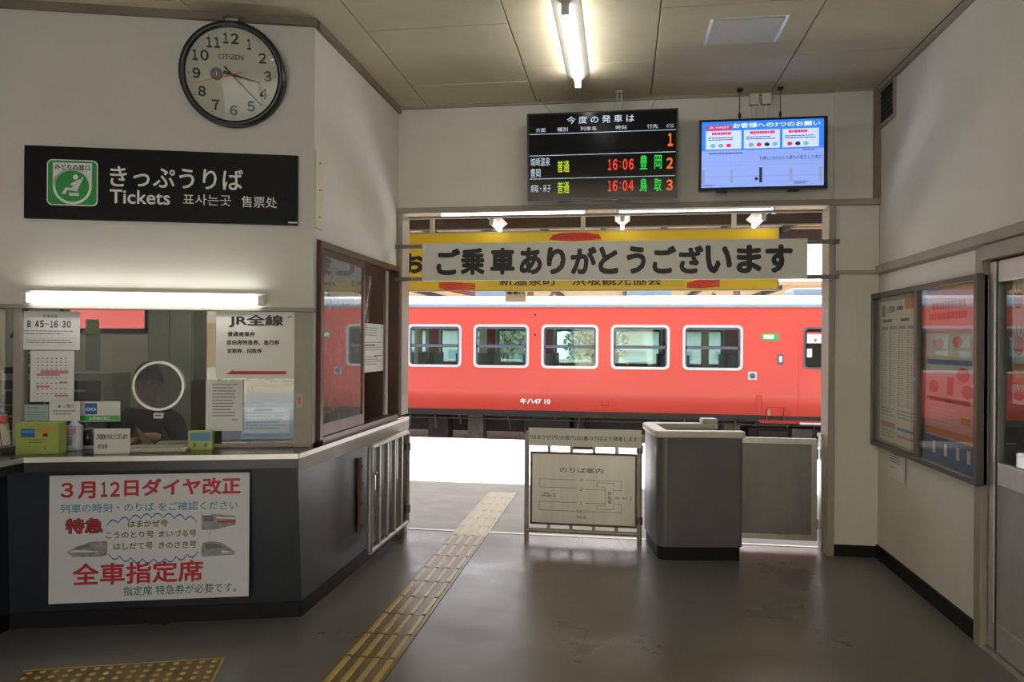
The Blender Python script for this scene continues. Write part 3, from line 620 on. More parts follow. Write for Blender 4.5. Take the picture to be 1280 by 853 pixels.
tr = N(t, 'ShaderNodeBsdfTransparent'); mx = N(t, 'ShaderNodeMixShader'); t.links.new(tcn.outputs['Object'], vo.inputs['Vector']); t.links.new(vo.outputs['Distance'], gt.inputs[0]); t.links.new(gt.outputs[0], mx.inputs[0]); t.links.new(p_.outputs[0], mx.inputs[1]); t.links.new(tr.outputs[0], mx.inputs[2]); t.links.new(mx.outputs[0], t.nodes['Material Output'].inputs[0])
MB().plate(circ(0, 0, cr-.014, 40), .002, -.002).build('perforated_plate', dm, dc)
q = MB().box(-.027, -.02, -cr-.045, .027, -.004, -cr-.012).build('latch_plate', 'white_plastic', dc, .002); MB().box(-.016, -.023, -cr-.030, .016, -.02, -cr-.024).build('slot', 'ink', q)

# ------------------------------------------------------------------ office interior
ft = thing('file_cabinet', 'dark drawer cabinet seen through the ticket glass', 'cabinet', (-4.38, 5.1, 0), math.radians(8))
MB().box(-.45, 0, 0, .45, .4, 1.34).build('carcass', 'desk_gray', ft, .004)
for i in range(2):
    for j in range(6):
        d_ = box(-.43+i*.44, -.012, .10+j*.2, -.01+i*.44, 0, .285+j*.2).build('drawer', 'cabinet_dark', ft, .002)
        box(-.30+i*.44, -.024, .2+j*.2, -.12+i*.44, -.012, .215+j*.2).build('drawer_handle', 'desk_gray', d_)
b = thing('telephone', 'black telephone handset with coiled cord on the office wall', 'telephone', (-4.42, 4.95, 1.34), .2)
MB().box(-.16, 0, 0, .10, .2, .05).build('phone_base', 'black_plastic', b, .01)
MB().path([(-.03+.03*math.sin(i*.9)+.004*i, -.02+.03*math.cos(i*2.2), .25-.008*i) for i in range(24)], .007, 6).build('cord', 'black_plastic', b)
MB().path([(-.11, .03, .28), (-.08, .0, .30), (-.02, .0, .27), (0, .02, .23)], .018, 8).build('handset', 'black_plastic', b)
b = thing('wall_cabinet', 'grey-green steel locker standing against the office back wall', 'locker', (-3.6, 5.5, 0), 0)
MB().box(-.2, 0, 0, .2, .42, 2.0).build('carcass', 'desk_gray', b, .004); [MB().box(-.19+.195*i, -.012, .05, -.005+.195*i, 0, 1.95).build('door', 'desk_gray', b, .002) for i in range(2)]
tag(box(-.055, -.006, -.055, .055, 0, .055).build('sticky_note', 'lime_box', loc=(-4.02, 5.15, 1.70)), 'lime green sticky note seen inside the office', 'note')
MB().box(-.06, 0, -.34, .06, .01, -.06).build('note_board', 'desk_gray', bpy.data.objects['sticky_note'])
b = thing('curtain', 'cream pleated curtain hanging behind the ticket glass', 'curtain', (-2.98, 5.36, 0))
cm = MB(); nn = 28
for i in range(nn+1):
    for z in (1.02, 1.9): cm.v.append((-.1+.2*i/nn, .03*math.sin(i*1.6), z))
cm.f = [(2*i, 2*i+2, 2*i+3, 2*i+1) for i in range(nn)]; cm.sm = [True]*nn; cm.build('pleats', 'poster_cream', b); MB().tube((-.14, 0, 1.905), (.14, 0, 1.905), .008).build('rod', 'steel', b)
b = thing('wood_cupboard', 'low dark red-brown wooden cupboard behind the clerk', 'cupboard', (-2.85, 5.42, 0))
MB().box(-.52, 0, 0, .55, .42, 1.28).build('carcass', 'brown_panel', b, .004); [MB().box(-.5+.52*i, -.015, .05, -.0+.52*i, 0, 1.25).build('door', 'brown_panel', b, .003) for i in range(2)]
b = thing('shelf_unit', 'pale grey shelf unit with binders seen through the ticket glass', 'shelf', (-2.62, 5.52, 1.28))
MB().box(-.4, .28, 0, .1, .3, .62).box(-.4, 0, 0, -.385, .3, .62).box(.085, 0, 0, .1, .3, .62).box(-.4, 0, .29, .1, .3, .305).box(-.4, 0, .605, .1, .3, .62).build('frame', 'desk_gray', b)
for i, (m_, lb) in enumerate((('desk_gray', 'grey binder, leftmost on the office shelf unit'), ('cabinet_dark', 'black binder, second on the office shelf unit'), ('card_pale', 'pale green binder on the office shelf unit'), ('poster_cream', 'cream binder, rightmost on the office shelf unit'))):
    o = box(0, 0, 0, .07, .20, .24).build('binder', m_, loc=(-2.62-.30+i*.09, 5.57, 1.287)); tag(o, lb, 'binder', 'binders on the office shelf')
for x_, y_, g_ in ((-3.3, 5.0, 'far'), (-3.0, 4.55, 'added near right'), (-4.7, 4.4, 'left')): lamp('fluorescent_lamp', 'fluorescent lamp on the ticket office ceiling, the %s one' % g_, (x_, y_, HC+.02), 0, 1.25, 'ticket office lamps')  # near right and left lamps are added to brighten the office and clerk

pa = hit(189, 420, Pl(0, D-.08, 0)); pb = hit(204, 420, Pl(0, D-.08, 0))
struct(MB().box(pa.x, D-.08, 0, pb.x, D, HC), 'trim_22', 'poster_cream')
# clerk -------------------------------------------------------------
def skin_chain(name, pts, edges, m, parent, sub=2, root=0):
    me = bpy.data.meshes.new(name); me.from_pydata([p[:3] for p in pts], edges, []); o = bpy.data.objects.new(name, me); COL.objects.link(o); o.parent = parent
    me.materials.append(MATS[m]); o.modifiers.new('skin', 'SKIN')
    sv = me.skin_vertices[0].data
    for i, p in enumerate(pts): sv[i].radius = (p[3], p[4] if len(p) > 4 else p[3]); sv[i].use_root = (i == root)
    su = o.modifiers.new('sub', 'SUBSURF'); su.levels = sub; su.render_levels = sub
    dg = bpy.context.evaluated_depsgraph_get(); me2 = bpy.data.meshes.new_from_object(o.evaluated_get(dg)); o.modifiers.clear(); o.data = me2
    for f in me2.polygons: f.use_smooth = True
    return o
hp = hit(185, 479, BOOTH.off(.37))
pr = thing('person', 'seated clerk in a dark jacket behind the round speaking disc', 'person', (hp.x, hp.y, 0), BOOTH.a)   # faces local -y
hz = hp.z
pts = [(0, .02, .52, .15, .12), (0, .02, .75, .14, .11), (0, .01, hz-.36, .17, .11), (0, 0, hz-.20, .10, .07), (0, 0, hz-.15, .052), (0, -.005, hz-.09, .05), (0, -.015, hz-.045, .066, .078), (0, 0, hz+.03, .076, .094), (0, .005, hz+.085, .052, .062),
       (.17, 0, hz-.245, .06), (.23, -.04, hz-.50, .045), (.12, -.22, ZC+.055, .032), (.04, -.285, ZC+.05, .026), (-.17, 0, hz-.245, .06), (-.24, -.04, hz-.50, .045), (-.20, -.22, ZC+.055, .032), (-.14, -.27, ZC+.05, .026)]
ed = [(0, 1), (1, 2), (2, 3), (3, 4), (4, 5), (5, 6), (6, 7), (7, 8), (3, 9), (9, 10), (10, 11), (11, 12), (3, 13), (13, 14), (14, 15), (15, 16)]
bpy.context.view_layer.update()
body = skin_chain('body', pts, ed, 'skin', pr)
jk = [(p_[0], p_[1], p_[2], p_[3]+.014, (p_[4] if len(p_) > 4 else p_[3])+.014) for p_ in pts]
keep = [0, 1, 2, 3, 4, 9, 10, 11, 13, 14, 15]; mp_ = {k_: i for i, k_ in enumerate(keep)}
jp = [jk[k_] for k_ in keep]; jp[4] = (0, 0, hz-.165, .055, .055)
skin_chain('jacket', jp, [(mp_[a], mp_[b]) for a, b in ed if a in mp_ and b in mp_], 'uniform', pr)
leg = [(.0, .02, .52, .13, .12), (.10, -.02, .50, .085), (.12, -.42, .50, .065), (.12, -.40, .08, .045), (.12, -.52, .04, .04), (-.10, -.02, .50, .085), (-.12, -.42, .50, .065), (-.12, -.40, .08, .045), (-.12, -.52, .04, .04)]
skin_chain('trousers', leg, [(0, 1), (1, 2), (2, 3), (3, 4), (0, 5), (5, 6), (6, 7), (7, 8)], 'uniform', pr)
hr = MB()
for i in range(9):
    for k in range(20):
        a = PI*.52*i/8; t = 2*PI*k/20; back = .5+.5*math.sin(t)
        hr.v.append((.086*math.sin(a)*math.cos(t), .012+.103*math.sin(a)*math.sin(t), .105*math.cos(a)-.05*back*math.sin(a)**2))
hr.f = [(i*20+k, (i+1)*20+k, (i+1)*20+(k+1) % 20, i*20+(k+1) % 20) for i in range(8) for k in range(20)]; hr.sm = [True]*len(hr.f)
o = hr.build('hair', 'hair', pr); o.location = (0, 0, hz+.035)
for sx in (-1, 1):
    e = MB().ball((sx*.030, -.088, hz+.005), .011, 10, 6, (1, .6, .7)).build('eye', 'white_plastic', pr); MB().ball((sx*.030, -.0945, hz+.005), .005, 8, 5, (1, .5, 1)).build('iris', 'ink', e)
    MB().box(sx*.017, -.097, hz+.023, sx*.045, -.088, hz+.028).build('eyebrow', 'hair', pr)
    MB().ball((sx*.077, .005, hz-.005), .022, 8, 6, (.35, .7, 1.3)).build('ear', 'skin', pr)
skin_chain('nose', [(0, -.086, hz+.012, .009), (0, -.104, hz-.022, .013)], [(0, 1)], 'skin', pr, 1)
MB().ball((0, -.088, hz-.052), .02, 10, 5, (1, .35, .28)).build('mouth', 'print_pink', pr)
for sx, hx, hy in ((1, .04, -.285), (-1, -.14, -.27)):
    dx = -sx*.6
    for i in range(4):
        ox = (i-1.5)*.018; Ln = (.066, .074, .070, .056)[i]
        bx, by = hx+ox*.9, hy-.022
        skin_chain('finger', [(bx-dx*.01, by+.02, ZC+.05, .010), (bx+dx*.01, by-Ln*.45, ZC+.052, .009), (bx+dx*.022, by-Ln*.8, ZC+.042, .008), (bx+dx*.028, by-Ln, ZC+.028, .007)], [(0, 1), (1, 2), (2, 3)], 'skin', pr, 1)
    skin_chain('thumb', [(hx-sx*.015, hy, ZC+.045, .012), (hx-sx*.045, hy-.02, ZC+.042, .010), (hx-sx*.055, hy-.045, ZC+.034, .008)], [(0, 1), (1, 2)], 'skin', pr, 1)
ch = thing('office_chair', 'office chair carrying the seated clerk', 'chair', (pr.location.x, pr.location.y, 0), BOOTH.a)
MB().prism(rrect(-.22, -.2, .22, .22, .06), .34, .40).build('seat', 'cabinet_dark', ch, .01); MB().prism(rrect(-.2, .5, .2, .95, .05), .20, .24, lambda x, y, z: (x, z, y)).build('backrest', 'cabinet_dark', ch, .01)
MB().tube((0, 0, .08), (0, 0, .34), .025).build('column', 'steel', ch); MB().box(-.02, .2, .36, .02, .24, .55).build('back_strut', 'steel', ch)
for i in range(5): a = 2*PI*i/5+.3; MB().tube((0, 0, .09), (.26*math.cos(a), .26*math.sin(a), .05), .018, 8).build('leg', 'steel', ch)

# ------------------------------------------------------------------ signs and clock on the office wall
s = Sign('tickets_sign', 'long black sign with white Japanese lettering and Tickets on office wall', 'sign', BOOTH.off(0), (34, 181), (373, 198), (373, 284), (33, 272), .03, 'sign_black')
up = .001
s.text('きっぷうりば', .304, .235, .793, .53, 'ink_white', .012); s.text('Tickets', .304, .57, .523, .765, 'ink_white', .012)
s.text('표사는곳', .570, .60, .748, .755, 'ink_white', 0); s.text('售票处', .787, .605, .922, .765, 'ink_white', 0)
rx0, rx1, rz0, rz1 = s.X(.084), s.X(.257), s.Z(.80), s.Z(.195)
MB().plate(rrect(rx0-.006, rz0-.006, rx1+.006, rz1+.006, .03), -s.t, -s.t-.001).build('emblem_edge', 'ink_white', s.root)
MB().plate(rrect(rx0, rz0, rx1, rz1, .026), -s.t-.001, -s.t-.002).build('emblem_ground', 'sign_green', s.root)
cx, cz_ = (rx0+rx1)/2, rz0+(rz1-rz0)*.42; rw = (rx1-rx0)
MB().plate(circ(cx, cz_, rw*.40, 36), -s.t-.002, -s.t-.003).plate([(cx-rw*.40, cz_), (cx+rw*.40, cz_), (cx+rw*.40, rz1-.012), (cx-rw*.40, rz1-.012)], -s.t-.002, -s.t-.003).build('emblem_shield', 'ink_white', s.root)
MB().plate(circ(cx, cz_, rw*.345, 36), -s.t-.003, -s.t-.004).build('emblem_disc', 'sign_green', s.root)
text('みどりの窓口', rx0+rw*.14, rz1-rw*.20, rx1-rw*.14, rz1-rw*.08, 'ink', s.root, -s.t-.0042, .02)
R_ = lambda a, b: (cx+a*rw, cz_+b*rw)
MB().plate([(R_(.07+.055*math.cos(t_*PI/8), .20+.055*math.sin(t_*PI/8))) for t_ in range(16)], -s.t-.004, -s.t-.005).plate([R_(-.05, -.08), R_(.06, -.10), R_(.20, .14), R_(.17, .16), R_(.10, .13), R_(-.02, .06), R_(-.04, .02), R_(.03, .01)], -s.t-.004, -s.t-.005).plate([R_(.09, -.13), R_(.23, .20), R_(.205, .21), R_(.065, -.10)], -s.t-.004, -s.t-.005).plate([R_(-.22, -.18), R_(-.13, -.17), R_(-.10, -.09), R_(.08, -.11), R_(.07, -.05), R_(-.13, -.03)], -s.t-.004, -s.t-.005).plate([R_(-.06, -.21), R_(.14, -.21), R_(.14, -.145), R_(-.06, -.145)], -s.t-.004, -s.t-.005).build('seated_figure', 'ink_white', s.root)
s.rect(.965, .955, 1.0, .975, 'ink_white', 'corner_tag')

cu, cz = uz(290.5, 91, BOOTH.off(-.08)); cr = .298
ck = thing('wall_clock', 'round black-rimmed wall clock with pale green face below the ceiling', 'clock', BOOTH.o+BOOTH.u*cu-BOOTH.n*.02+Vector((0, 0, cz)), BOOTH.a)
ck.rotation_euler.x = math.radians(11)
LA = lambda prof, nm, m, n=48: MB().lathe(prof, n, axis='Y').build(nm, m, ck)
LA([(cr*.9, 0), (cr, .0), (cr+.004, .05), (cr-.004, .085), (cr-.022, .092), (cr-.036, .085), (cr-.036, .06)], 'rim', 'black_plastic', 56)
LA([(cr*.9, 0), (0.001, 0)], 'case_back', 'black_matte')
MB().plate(circ(0, 0, cr-.034, 56), 0, -.062).build('dial', 'clock_face', ck)
dl = MB(); R2 = cr-.036
for i, n_ in enumerate(['12', '1', '2', '3', '4', '5', '6', '7', '8', '9', '10', '11']):
    a = PI/2-i*PI/6; q = R2*.765; x, z = q*math.cos(a), q*math.sin(a); hw = {'10': .046, '11': .038, '12': .044}.get(n_, .022)
    digits(n_, x-(hw if n_ != '1' else .012), z-.030, x+(hw if n_ != '1' else .012), z+.030, 'ink', ck, -.0635, .03)
for i in range(60):
    a = i*PI/30; rr_ = .0035 if i % 5 == 0 else .0018; dl.plate(circ(R2*.93*math.cos(a), R2*.93*math.sin(a), rr_, 6), -.062, -.063)
dl.build('minute_marks', 'ink', ck)
text('CITIZEN', -.075, .085, .065, .112, 'ink', ck, -.0635, .012)
def hand(ang, L, back, w, y, nm, m):
    a = math.radians(90-ang); d = Vector((math.cos(a), math.sin(a))); n_ = Vector((-d.y, d.x)); P = [-d*back-n_*w, d*L-n_*w*.45, d*L+n_*w*.45, -d*back+n_*w]
    MB().plate([(p_.x, p_.y) for p_ in P], y, y-.002).build(nm, m, ck)
hand(104, .155, .05, .009, -.066, 'hour_hand', 'ink'); hand(136, .235, .06, .006, -.069, 'minute_hand', 'ink'); hand(255, .245, .06, .0022, -.072, 'second_hand', 'crab_red')
sbd = MB().plate(circ(-.088, 0, .036, 24), -.062, -.064).build('alarm_dial', 'bronze_dark', ck); MB().box(-.090, -.066, -.012, -.086, -.064, .016).build('alarm_hand', 'ink_white', ck)
MB().lathe([(R2, .078), (R2*.6, .088), (R2*.2, .092), (.001, .0925)], 40, axis='Y').build('cover_glass', 'clock_glass', ck)
MB().box(-.035, -.03, cr-.002, .035, .0, cr+.02).path([(-.05, -.01, cr+.025), (-.02, -.03, cr+.035), (.02, -.02, cr+.03), (.07, -.01, cr+.035)], .006, 6).build('hanging_bracket', 'steel_dull', ck)

a, b = uz(395.5, 200, SIDE); p0 = uz(393, 187, SIDE); p1 = uz(402.5, 191, SIDE); p2 = uz(402, 288, SIDE)
o = thing('wall_plate', 'narrow pale wooden plate screwed on the office side wall', 'plate', (XL, SIDE.o.y+(p0[0]+p1[0])/2, p2[1]), PI/2)
hw = abs(p1[0]-p0[0])/2; hh = p0[1]-p2[1]; box(-hw, -.012, 0, hw, 0, hh).build('plate_board', 'poster_cream', o, .002)
for f_ in (.15, .5, .85): MB().ball((0, -.012, hh*f_), .006, 8, 4).build('screw', 'steel_dull', o)

# ------------------------------------------------------------------ banner over the doorway
BN = Pl(0, D-.06, 0)
s = Sign('thank_you_banner', 'long white board with black Japanese lettering across the doorway top', 'sign', BN, (529, 304), (1008, 300), (1008, 348.5), (529, 351.5), .03, 'banner_face', bevel=.003)
xs = [(548, 580), (580, 612), (619, 651), (657, 686), (692, 716), (722, 755), (757, 782), (792, 816), (824, 853), (856, 886), (888, 920), (925, 955), (959, 991)]
for ch_, (x0, x1) in zip('ご乗車ありがとうございます', xs):
    f0 = (x0-529)/479; f1 = (x1-529)/479; s.text(ch_, f0, .14, f1, .86, 'ink', .040)
xj0, xj1 = XO0-.05, XO1+.07
for fz, nm in ((.07, 'top'), (.95, 'bottom')):
    z = s.Z(fz); L0 = xj0-s.loc.x; L1 = xj1-s.loc.x
    MB().box(L0, -.004, z-.016, L1, .02, z+.016).build('support_bar', 'steel_dull', s.root, .002)
    MB().ball((L0+.03, -.006, z), .008, 8, 4).ball((L1-.03, -.006, z), .008, 8, 4).build('bolt', 'steel_dull', s.root)
for x_ in (-.5*s.W+.015, .5*s.W-.015): MB().box(x_-.015, -s.t-.002, 0, x_+.015, -s.t, s.H).build('end_cap', 'banner_face', s.root)

# ------------------------------------------------------------------ departure board
DB = Pl(0, D-.12, 0)
s = Sign('departure_board', 'black LED departure board with red green and yellow lettering over the doorway', 'display', DB, (660, 146.5), (847, 140.5), (845, 248.5), (662, 252), .06, 'black_plastic', bevel=.004, board='case')
s.root.rotation_euler.x = math.radians(6.5)
s.rect(.012, .015, .988, .975, 'screen_off', 'screen_glass', up=.0005)
T = lambda st, a, b, c, d, m, bo=.0: s.text(st, a, b, c, d, m, bo, up=.0012)
T('今 度 の 発 車 は', .27, .05, .715, .135, 'led_white', .006)
for st, a, b in (('方面', .06, .125), ('種別', .205, .275), ('列車名', .36, .465), ('時刻', .595, .665), ('行先', .80, .87), ('のりば', .925, .972)): T(st, a, .17, b, .215, 'led_white', .0)
for z in (.235, .48, .745): s.rect(.015, z, .985, z+.006, 'led_white', 'rule_line', up=.001)
s.digits('1', .935, .275, .968, .42, 'led_orange', .03, .0012)
T('城崎温泉', .022, .505, .155, .60, 'led_white', .0); T('豊岡', .022, .63, .09, .73, 'led_white', 0); T('普通', .205, .545, .285, .68, 'led_lime', .008)
s.digits('16:06', .545, .545, .715, .67, 'led_red', .03, .0012); T('豊', .755, .51, .803, .67, 'led_green', .008); T('岡', .85, .515, .897, .67, 'led_green', .008); s.digits('2', .928, .545, .97, .67, 'led_orange', .03, .0012)
T('鳥取・米子', .022, .815, .16, .90, 'led_white', 0); T('普通', .205, .785, .285, .92, 'led_lime', .008)
s.digits('16:04', .545, .785, .715, .91, 'led_red', .03, .0012); T('鳥', .755, .77, .803, .92, 'led_green', .008); T('取', .85, .78, .897, .92, 'led_green', .008); s.digits('3', .928, .79, .97, .915, 'led_orange', .03, .0012)
for px in (771.5, 776.5): x_ = (px-659-93)/187*s.W; MB().box(x_-.006, .0, s.H-.05, x_+.006, .012, HC-s.loc.z).build('hanger', 'steel_dull', s.root)
x_ = (774-752)/187*s.W; MB().box(x_-.03, -.02, HC-s.loc.z-.02, x_+.03, .03, HC-s.loc.z).build('ceiling_bracket', 'steel_dull', s.root)
MB().tube((-s.W*.33, 0, s.H), (-s.W*.43, .09, HC-s.loc.z-.02), .002, 5).tube((s.W*.32, 0, s.H), (s.W*.38, .09, HC-s.loc.z-.02), .002, 5).build('guy_wire', 'steel_dull', s.root)
MB().box(-s.W*.3, -.03, -.012, -s.W*.2, 0, 0).box(s.W*.1, -.03, -.012, s.W*.2, 0, 0).box(-s.W*.4, 0, .1, s.W*.4, .155, .16).build('mount', 'black_plastic', s.root)

# ------------------------------------------------------------------ information screen
TV = Pl(0, D-.13, 0)
s = Sign('information_screen', 'flat screen with blue and pale display right of the departure board', 'display', TV, (873.5, 152), (1034, 147.5), (1031, 237), (872.5, 241), .05, 'black_plastic', bevel=.004, board='case')
V0, V1, U0, U1 = .035, .955, .02, .97
fu = lambda a: U0+(U1-U0)*a; fv = lambda a: V0+(V1-V0)*a
r = lambda a, b, c, d, m, nm='picture_area', up=.001: s.rect(fu(a), fv(b), fu(c), fv(d), m, nm, up=up)
r(0, 0, 1, .44, 'scr_blue', up=.0006); r(0, .44, 1, 1, 'scr_pale', up=.0006)
r(.04, .06, .25, .125, 'scr_red'); s.text('JR WEST', fu(.06), fv(.075), fu(.23), fv(.11), 'scr_white', .0, up=.0015)
s.text('お客様への3つのお願い', fu(.26), fv(.03), fu(.97), fv(.105), 'scr_white', .012, up=.0015)
for i in range(3):
    a = .035+i*.315; c_ = a+.295; r(a, .14, c_, .42, 'scr_card')
    k = MB(); 
    s.lines(fu(a+.05), fv(.16), fu(c_-.03), fv(.21), 1, 'scr_red', .85, 'picture_print', .0016, seed=i); s.lines(fu(a+.02), fv(.24), fu(c_-.02), fv(.30), 2, 'print_navy', .45, 'picture_print', .0016, seed=i+5)
    for j in range(3+i % 2):
        x = a+.06+j*.065; s.poly([(fu(x+.022*math.cos(t_*PI/5)), fv(.365+.03*math.sin(t_*PI/5))) for t_ in range(10)], ['scr_teal', 'scr_grey', 'scr_red', 'scr_dark'][(i+j) % 4], 'picture_print', up=.0016)
s.lines(fu(.06), fv(.475), fu(.35), fv(.50), 1, 'scr_dark', .6, 'picture_print', .001); s.lines(fu(.83), fv(.455), fu(.93), fv(.475), 1, 'scr_dark', .6, 'picture_print', .001)
s.text('列車に15分以上の遅れが発生した場合', fu(.48), fv(.54), fu(.985), fv(.60), 'scr_dark', .0, up=.001)
r(0, .62, 1, .627, 'scr_grey'); r(0, .665, 1, .672, 'scr_grey'); r(.03, .835, .97, .845, 'scr_grey')
for i, x in enumerate((.015, .25, .49, .735, .975)): r(x-.012, .73 if i != 2 else .71, x+.012, .94, 'scr_dark' if i == 2 else 'scr_grey', up=.0014)
s.poly([(fu(.455+.015*math.cos(t_*PI/5)), fv(.88+.025*math.sin(t_*PI/5))) for t_ in range(10)], 'scr_dark', 'picture_print', up=.0014)
s.lines(fu(.01), fv(.955), fu(.12), fv(.99), 2, 'scr_dark', .4, 'picture_print', .001); s.lines(fu(.76), fv(.93), fu(.88), fv(.98), 2, 'scr_dark', .4, 'picture_print', .001)
MB().box(-s.W*.35, 0, .1, s.W*.35, .125, .2).build('mount', 'black_plastic', s.root); [box(s.W*a, -.03, -.012, s.W*(a+.09), 0, 0).build('foot_clip', 'black_plastic', s.root) for a in (-.36, .2)]
for px in (925, 976): x_ = (px-952.5)/160*s.W; MB().tube((x_, .01, s.H-.02), (x_, .01, HC-s.loc.z), .003, 6).box(x_-.02, -.005, HC-s.loc.z-.02, x_+.02, .03, HC-s.loc.z).ball((x_, .008, s.H+.04), .012, 8, 5, (1, 1, 2)).build('hanging_wire', 'black_matte', s.root)
for px, g_ in ((942.5, 'left'), (957.5, 'right')):
    q = hit(px, 118, Pl(0, D-.02, 0)); o = thing('cable_box', 'small white cable box under the ceiling, the %s of the pair above the screen' % g_, 'cable box', (q.x, D, HC-.10), 0, 'cable boxes above the screen')
    box(-.035, -.05, .0, .035, 0, .085).build('box_body', 'wall_board', o, .006); box(-.015, -.02, -.22, .015, 0, 0).build('conduit', 'wall_board', o, .003)

# ------------------------------------------------------------------ right wall things
pv = [uz(x, y, RIGHT) for x, y in ((1100, 111), (1120.5, 96), (1120.5, 147), (1100, 161))]
u0, u1, z0, z1 = (pv[0][0]+pv[3][0])/2, (pv[1][0]+pv[2][0])/2, (pv[2][1]+pv[3][1])/2, (pv[0][1]+pv[1][1])/2
vg = thing('vent_opening', 'dark ventilation opening with grey frame high on the right wall', 'vent', (XR, -(u0+u1)/2, z0), -PI/2)
hw = (u1-u0)/2; H_ = z1-z0
MB().ring(rrect(-hw, 0, hw, H_, .004, 1), rrect(-hw+.03, .03, hw-.03, H_-.03, .004, 1), 0, -.015).build('frame', 'trim_taupe', vg)
box(-hw+.03, -.003, .03, hw-.03, 0, H_-.03).build('dark_recess', 'black_matte', vg)
for i in range(7): z = .045+i*(H_-.08)/6; MB().add([(-hw+.03, -.012, z), (hw-.03, -.012, z), (hw-.03, -.003, z+.012), (-hw+.03, -.003, z+.012), (-hw+.03, -.010, z-.002), (hw-.03, -.010, z-.002), (hw-.03, -.003, z+.010), (-hw+.03, -.003, z+.010)], [(0, 1, 2, 3), (7, 6, 5, 4), (0, 4, 5, 1), (2, 6, 7, 3)]).build('slat', 'black_plastic', vg)

s = Sign('notice_case', 'bronze framed glass notice case with two bays on the right wall', 'notice case', RIGHT, (1098.8, 368.4), (1236, 341.6), (1234.5, 609), (1098, 555), .02, 'trim_taupe', board='back_panel')
Wc, Hc_ = s.W, s.H; root = s.root; dpt = .06
div = (uz(1157, 450, RIGHT)[0]-uz(1098.5, 450, RIGHT)[0])/(uz(1235.5, 450, RIGHT)[0]-uz(1098.5, 450, RIGHT)[0])
MB().ring(rrect(-Wc/2, 0, Wc/2, Hc_, .004, 1), rrect(-Wc/2+.035, .035, Wc/2-.035, Hc_-.035, .004, 1), 0, -dpt).build('frame', 'bronze_dark', root, .003)
xd = s.X(div); box(xd-.022, -dpt-.004, .035, xd+.022, -.02, Hc_-.035).build('mullion', 'bronze_dark', root, .003)
box(-Wc/2+.035, -dpt+.012, .035, xd-.02, -dpt+.016, Hc_-.035).build('pane', 'case_glass', root); box(xd+.02, -dpt+.012, .035, Wc/2-.035, -dpt+.016, Hc_-.035).build('pane', 'case_glass', root)
for x_ in (xd, Wc/2-.02): MB().tube((x_, -dpt-.006, Hc_*.47), (x_, -dpt+.0, Hc_*.47), .007, 10).build('lock', 'aluminium', root)
def sub(name, label, cat, f0, z0, f1, z1, m):
    q = Sign.__new__(Sign); x0, x1 = s.X(f0), s.X(f1); zz0, zz1 = s.Z(z1), s.Z(z0); q.W = x1-x0; q.H = zz1-zz0; q.t = .002
    q.root = thing(name, label, cat, root.location+Vector((0, -((x0+x1)/2), 0))+Vector((-.022, 0, zz0)), -PI/2)
    q.o = box(-q.W/2, -.002, 0, q.W/2, 0, q.H).build('sheet', m, q.root); return q
a_ = sub('timetable_poster', 'pale beige train timetable poster in the left bay of the case', 'poster', .06, .06, div-.035, .95, 'poster_cream')
a_.rect(.06, .03, .15, .11, 'print_olive'); a_.text('山陰線', .2, .035, .42, .085, 'ink', .01); a_.lines(.47, .045, .65, .09, 1, 'ink', .6); a_.rect(.68, .0, 1, .07, 'orange_print', up=.0004)
a_.lines(.1, .13, .35, .16, 1, 'ink', .7); a_.lines(.58, .13, .8, .16, 1, 'ink', .7)
g = MB(); g2 = MB()
for i in range(4):
    x = .04+i*.235; a_.rect(x, .18, x+.2, .205, 'grey_print', up=.0006)
    for j in range(34): a_.rect(x, .215+j*.0155, x+.045, .215+j*.0155+.007, None, mb=g); a_.rect(x+.06, .215+j*.0155, x+.06+.12*(.4+.6*random.random()), .215+j*.0155+.006, None, mb=g2)
g.build('hour_column', 'kraft', a_.root); g2.build('minute_rows', 'beige_plastic', a_.root)
a_.lines(.04, .76, .45, .83, 3, 'grey_print', .4); a_.lines(.5, .76, .95, .83, 3, 'grey_print', .4, seed=3); a_.rect(.03, .86, .45, .90, 'print_pink'); a_.rect(.5, .88, .97, .90, 'print_blue'); a_.rect(.5, .93, .97, .95, 'print_pink'); a_.lines(.04, .92, .45, .98, 3, 'grey_print', .4)
a_ = sub('coral_poster', 'coral pink poster with red circles in the right bay of the case', 'poster', div+.035, .045, .95, .965, 'poster_coral')
a_.rect(0, .85, 1, 1, 'poster_blue'); a_.rect(0, .80, 1, .84, 'orange_print'); a_.rect(0, .60, 1, .80, 'poster_coral', up=.0008)
a_.lines(.15, .07, .85, .12, 1, 'poster_red', .8); a_.lines(.1, .13, .9, .18, 1, 'poster_red', .8, seed=4)
a_.rect(.03, .25, .95, .47, 'poster_cream', 'photo_block', .0008); a_.rect(.05, .40, .95, .43, 'poster_blue', 'photo_block', .0012)
for x, z, rr_ in ((.2, .56, .11), (.78, .48, .12), (.86, .57, .11), (.3, .31, .1), (.68, .30, .1)): a_.poly([(x+rr_*math.cos(t_*PI/10), z+rr_*.33*math.sin(t_*PI/10)) for t_ in range(20)], 'poster_red', 'circle', up=.0014)
a_.rect(.48, .50, .6, .60, 'crab_red', up=.0015); a_.lines(.1, .62, .95, .65, 1, 'poster_red', .8); a_.lines(.12, .68, .65, .79, 5, 'poster_cream', .3, up=.001); a_.rect(.74, .71, .92, .75, 'orange_print', up=.0012)
for x in (.18, .42, .66, .86): a_.rect(x, .88, x+.06, .95, 'poster_cream', up=.0012)
s = Sign('small_notice', 'small white paper slip hanging below the notice case', 'notice', RIGHT.off(-.012), (1111.5, 557), (1133, 565), (1129, 603.5), (1109, 595), .001); s.text('お知らせ', .12, .06, .5, .13, 'ink', .01); s.lines(.1, .2, .85, .55, 4, 'ink_grey', .35); s.lines(.1, .65, .4, .7, 1, 'ink_grey', .5)

